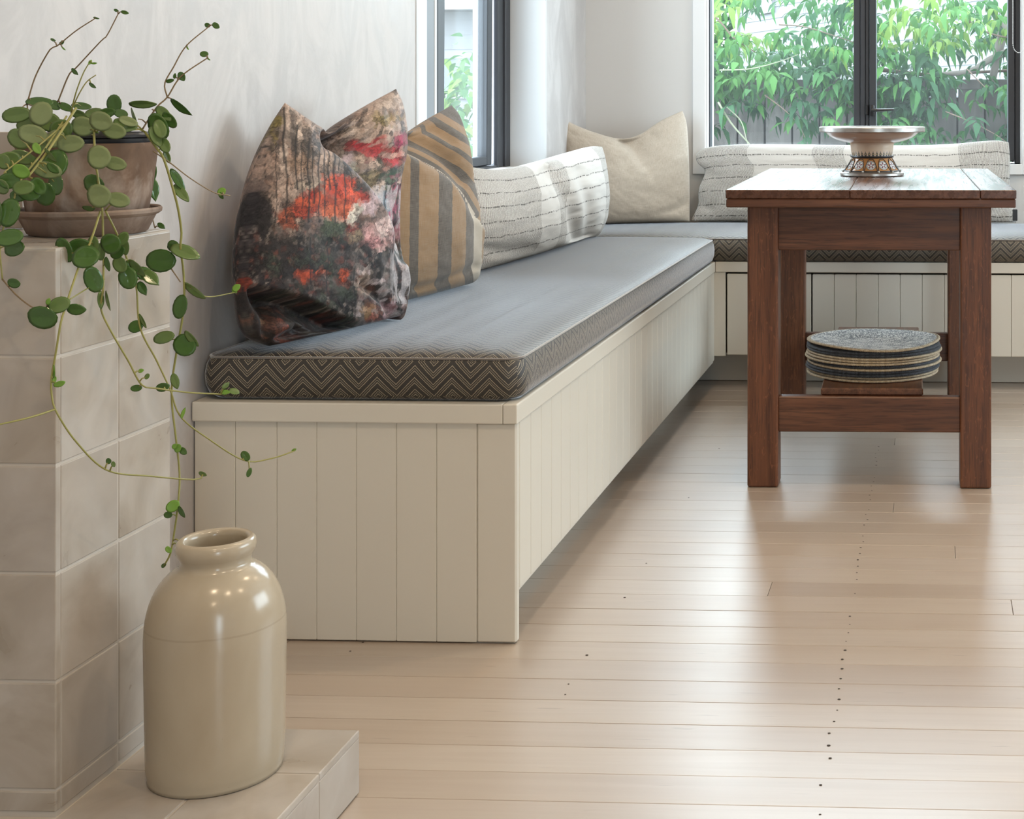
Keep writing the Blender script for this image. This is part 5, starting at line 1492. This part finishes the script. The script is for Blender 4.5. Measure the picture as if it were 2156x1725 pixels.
def leaf_matrix(L):
    c, hx, sp, l, w, dr, roll, mi, pitch = L
    h = Matrix.Rotation(sp, 3, 'Z') @ hx
    y = Vector((0, 0, 1)).cross(h).normalized()
    R3 = Matrix((h, y, h.cross(y))).transposed() @ Matrix.Rotation(pitch, 3, 'Y') @ Matrix.Rotation(roll, 3, 'X')
    m = R3.to_4x4(); m.translation = c
    return m
vn = thing('climbing_vine', (-0.2, FY - 0.2, 0.9), 'green leafy climbing vine tumbling over the wooden fence outside', 'vine')
def in_view(L):
    x, y = proj(L[0]); return 1500 < x < 1790 and 5 < y < 295 or 1850 < x < 2115 and 5 < y < 290
order = sorted(range(len(leaves)), key=lambda i: (not in_view(leaves[i]), leaves[i][0].y))
pset = set(order[:300])
shapes = {}
for i in order[:300]:
    L = leaves[i]
    key = (L[7], round(L[5] * 2))
    if key not in shapes:
        v, f = vine_leaf_verts(1.0, 0.195, key[1] / 2)
        me = bpy.data.meshes.new('leaf'); me.from_pydata(v.tolist(), [], f); me.materials.append(VM[L[7]])
        me.polygons.foreach_set('use_smooth', [True] * len(me.polygons)); shapes[key] = me
    o = bpy.data.objects.new('leaf', shapes[key]); COL.objects.link(o); o.parent = vn
    m4 = leaf_matrix(L) @ Matrix.Diagonal((L[3], L[3], L[3], 1)); m4.translation = L[0] - ORG[vn.name]
    o.matrix_basis = m4
V, Fc, MI = [], [], []
nv = 0
for i, L in enumerate(leaves):
    if i in pset: continue
    v, f = vine_leaf_verts(L[3], L[4], L[5])
    m4 = np.array(leaf_matrix(L))
    V.append(v @ m4[:3, :3].T + m4[:3, 3]); Fc += [tuple(q + nv for q in t) for t in f]; MI += [L[7]] * len(f)
    nv += len(v)
o = raw('foliage', np.concatenate(V), Fc, VM, vn, True, mats=MI); o['kind'] = 'stuff'
BARK = flat('grey_bark', (0.20, 0.17, 0.15), 0.9); TWIG = flat('brown_twig', (0.12, 0.08, 0.06), 0.9); SHOOT = flat('pale_shoot', (0.15, 0.155, 0.10), 0.8)
def stem_px(P, r, mat, Y):
    C = crom([(a, b, Y + (q[0] if q else 0)) for a, b, *q in P], 16)
    MB().tube([atY(a, b, y) for a, b, y in C], [r * (1 - 0.5 * i / 16) for i in range(16)], 7).obj('stem', mat, vn, True)
stem_px([(2135, 20), (2112, 70), (2098, 130), (2085, 190)], 0.035, BARK, 8.05)
stem_px([(2125, 108), (2085, 125), (2040, 150), (1960, 158)], 0.022, BARK, 8.0)
stem_px([(1800, 140), (1880, 150), (1960, 158), (2060, 152), (2140, 148)], 0.014, TWIG, 8.1)
stem_px([(1515, 148), (1580, 145), (1640, 130), (1680, 115)], 0.004, SHOOT, 7.6)
stem_px([(1512, 215), (1540, 260), (1575, 300), (1600, 330)], 0.006, SHOOT, 7.6)
stem_px([(1530, 225), (1560, 255), (1572, 295), (1585, 330)], 0.004, SHOOT, 7.6)
stem_px([(1610, 200), (1650, 230), (1680, 260), (1695, 290)], 0.004, TWIG, 7.7)
stem_px([(1990, 235), (2040, 255), (2090, 280), (2120, 300)], 0.004, TWIG, 7.7)
stem_px([(2035, 145), (2060, 170), (2085, 195)], 0.004, TWIG, 7.7)
stem_px([(1490, 20), (1520, 50), (1545, 80), (1590, 110)], 0.006, TWIG, 7.8)
stem_px([(1640, 52), (1690, 56), (1740, 70), (1800, 90)], 0.004, TWIG, 7.8)
stem_px([(2030, 35), (2060, 60), (2100, 75), (2140, 80)], 0.007, TWIG, 7.9)

# ---- pale weatherboard houses beyond the fence
BOARD = m_paint('pale_weatherboard', (0.15, 0.15, 0.158), 0.6, 30)
HTRIM = m_paint('house_trim', (0.17, 0.17, 0.178), 0.5, 30)
HGLASS = flat('house_window_glass', (0.10, 0.115, 0.13), 0.3)
def house(label, P0, dirv, length, z0, z1, pitch, windows, side=1):
    P0 = Vector(P0); d = Vector((*dirv, 0)).normalized(); nrm = Vector((d.y, -d.x, 0)) * side
    hs = thing('house', P0, label, 'house')
    X4 = Matrix((( d.x, nrm.x, 0, P0.x), (d.y, nrm.y, 0, P0.y), (0, 0, 1, 0), (0, 0, 0, 1)))
    z = z0
    while z < z1:
        m = MB()
        v = [(0, 0.0, z), (length, 0.0, z), (length, 0.018, z), (0, 0.018, z), (0, 0.0, z + pitch + 0.01), (length, 0.0, z + pitch + 0.01), (length, 0.008, z + pitch + 0.01), (0, 0.008, z + pitch + 0.01)]
        vs = [m.bm.verts.new(q) for q in v]
        for f in ((0, 1, 2, 3), (4, 5, 6, 7), (0, 1, 5, 4), (1, 2, 6, 5), (2, 3, 7, 6), (3, 0, 4, 7)): m.bm.faces.new([vs[q] for q in f])
        m.obj('weatherboard', BOARD, hs, xf=X4)
        z += pitch
    MB().box((-0.06, -0.05, z0), (0.07, 0.045, z1)).obj('corner_board', HTRIM, hs, xf=X4)
    for (a, b, za, zb, n) in windows:
        w = thing('window', X4 @ Vector(((a + b) / 2, 0.03, za)), None, None); w.parent = hs; w.location = ORG[w.name] - ORG[hs.name]
        m = MB()
        t = 0.09
        for (lo, hi) in (((a - t, 0.0, za - t), (b + t, 0.06, za)), ((a - t, 0.0, zb), (b + t, 0.06, zb + t)), ((a - t, 0.0, za), (a, 0.06, zb)), ((b, 0.0, za), (b + t, 0.06, zb))): m.box(lo, hi)
        for q in range(1, n): 
            xm = a + (b - a) * q / n
            m.box((xm - 0.05, 0.0, za), (xm + 0.05, 0.055, zb))
        m.obj('frame', HTRIM, w, xf=X4)
        for q in range(n):
            MB().box((a + (b - a) * q / n, 0.0, za), (a + (b - a) * (q + 1) / n, 0.034, zb)).obj('pane', HGLASS, w, xf=X4)
    return hs, X4
far = atY(1556, 40, 22.5); 
hdir = (Vector((0.426, -1, 0)).x * RIGHT.x + FWD.x * -1, 0.426 * RIGHT.y - FWD.y)
house('pale weatherboard house side wall beyond the vine covered fence', (far.x, far.y, -0.6), hdir, 9.5, -0.6, 3.6, 0.165, [(1.0, 1.62, 2.38, 3.3, 1)], 1)
hb, X4 = house('pale weatherboard house with long low window seen through the left window', (-7.6, 17.2, -0.6), (1, -0.12), 3.2, -0.6, 2.05, 0.17, [(1.2, 2.9, 1.12, 1.5, 3)], 1)
MB().box((-0.4, -1.2, 2.05), (3.5, 0.45, 2.13)).obj('eave', HTRIM, hb, xf=X4)
m = MB()
vs = [m.bm.verts.new(q) for q in ((-0.4, 0.45, 2.13), (3.5, 0.45, 2.13), (3.5, -2.5, 3.1), (-0.4, -2.5, 3.1), (-0.4, -2.6, 2.13), (3.5, -2.6, 2.13))]
for f in ((0, 1, 2, 3), (0, 3, 4), (1, 5, 2), (3, 2, 5, 4), (0, 4, 5, 1)): m.bm.faces.new([vs[q] for q in f])
m.obj('roof', flat('pale_roof', (0.16, 0.15, 0.148), 0.7), hb, xf=X4)

# ---- shrub and distant trees
def shrub(name, label, cat, c, rx, ry, rz, n, mats, ls, seed, trunk=None):
    r = random.Random(seed)
    t = thing(name, (c[0], c[1], -0.6), label, cat)
    V, Fc, MI = [], [], []; nv = 0
    for _ in range(n):
        a, b_, q = r.uniform(0, 2 * PI), math.acos(r.uniform(-1, 1)), r.uniform(0.55, 1.0) ** 0.5
        p = Vector((c[0] + rx * q * math.cos(a) * math.sin(b_), c[1] + ry * q * math.sin(a) * math.sin(b_), c[2] + rz * q * math.cos(b_)))
        p += Vector((r.gauss(0, 0.05), r.gauss(0, 0.05), r.gauss(0, 0.08)))
        h = Vector((math.cos(a + r.uniform(-1, 1)), math.sin(a + r.uniform(-1, 1)), 0)).normalized()
        L = (p, h, 0.0, ls * r.uniform(0.7, 1.3), ls * 0.24, r.uniform(0.2, 1), r.uniform(-0.6, 0.6), r.randrange(len(mats)), r.uniform(-0.6, 0.8))
        v, f = vine_leaf_verts(L[3], L[4], L[5]); m4 = np.array(leaf_matrix(L))
        V.append(v @ m4[:3, :3].T + m4[:3, 3]); Fc += [tuple(x + nv for x in y) for y in f]; MI += [L[7]] * len(f); nv += len(v)
    o = raw('foliage', np.concatenate(V), Fc, mats, t, True, mats=MI); o['kind'] = 'stuff'
    MB().tube([(c[0], c[1], -0.6), (c[0] + 0.03, c[1], c[2] - rz * 0.3), (c[0] - 0.02, c[1], c[2] + rz * 0.5)], [0.05, 0.035, 0.012], 7).obj('trunk', BARK, t, True)
shrub('garden_shrub', 'light green feathery shrub outside the narrow left window', 'shrub', (-2.95, 9.15, 0.25), 0.36, 0.5, 1.0, 1500, [VM[2], VM[0], VM[3]], 0.10, 31)
shrub('garden_tree', 'blue-green tree standing behind the corner of the pale house', 'tree', (-3.2, 25.5, 2.6), 1.1, 1.2, 2.2, 2600, [VM[1], VM[0]], 0.26, 33)
shrub('garden_tree', 'hazy blue-green tree behind the low roofed house, through the left window', 'tree', (-8.2, 24.0, 2.5), 0.9, 1.0, 1.8, 1800, [VM[1]], 0.26, 35)
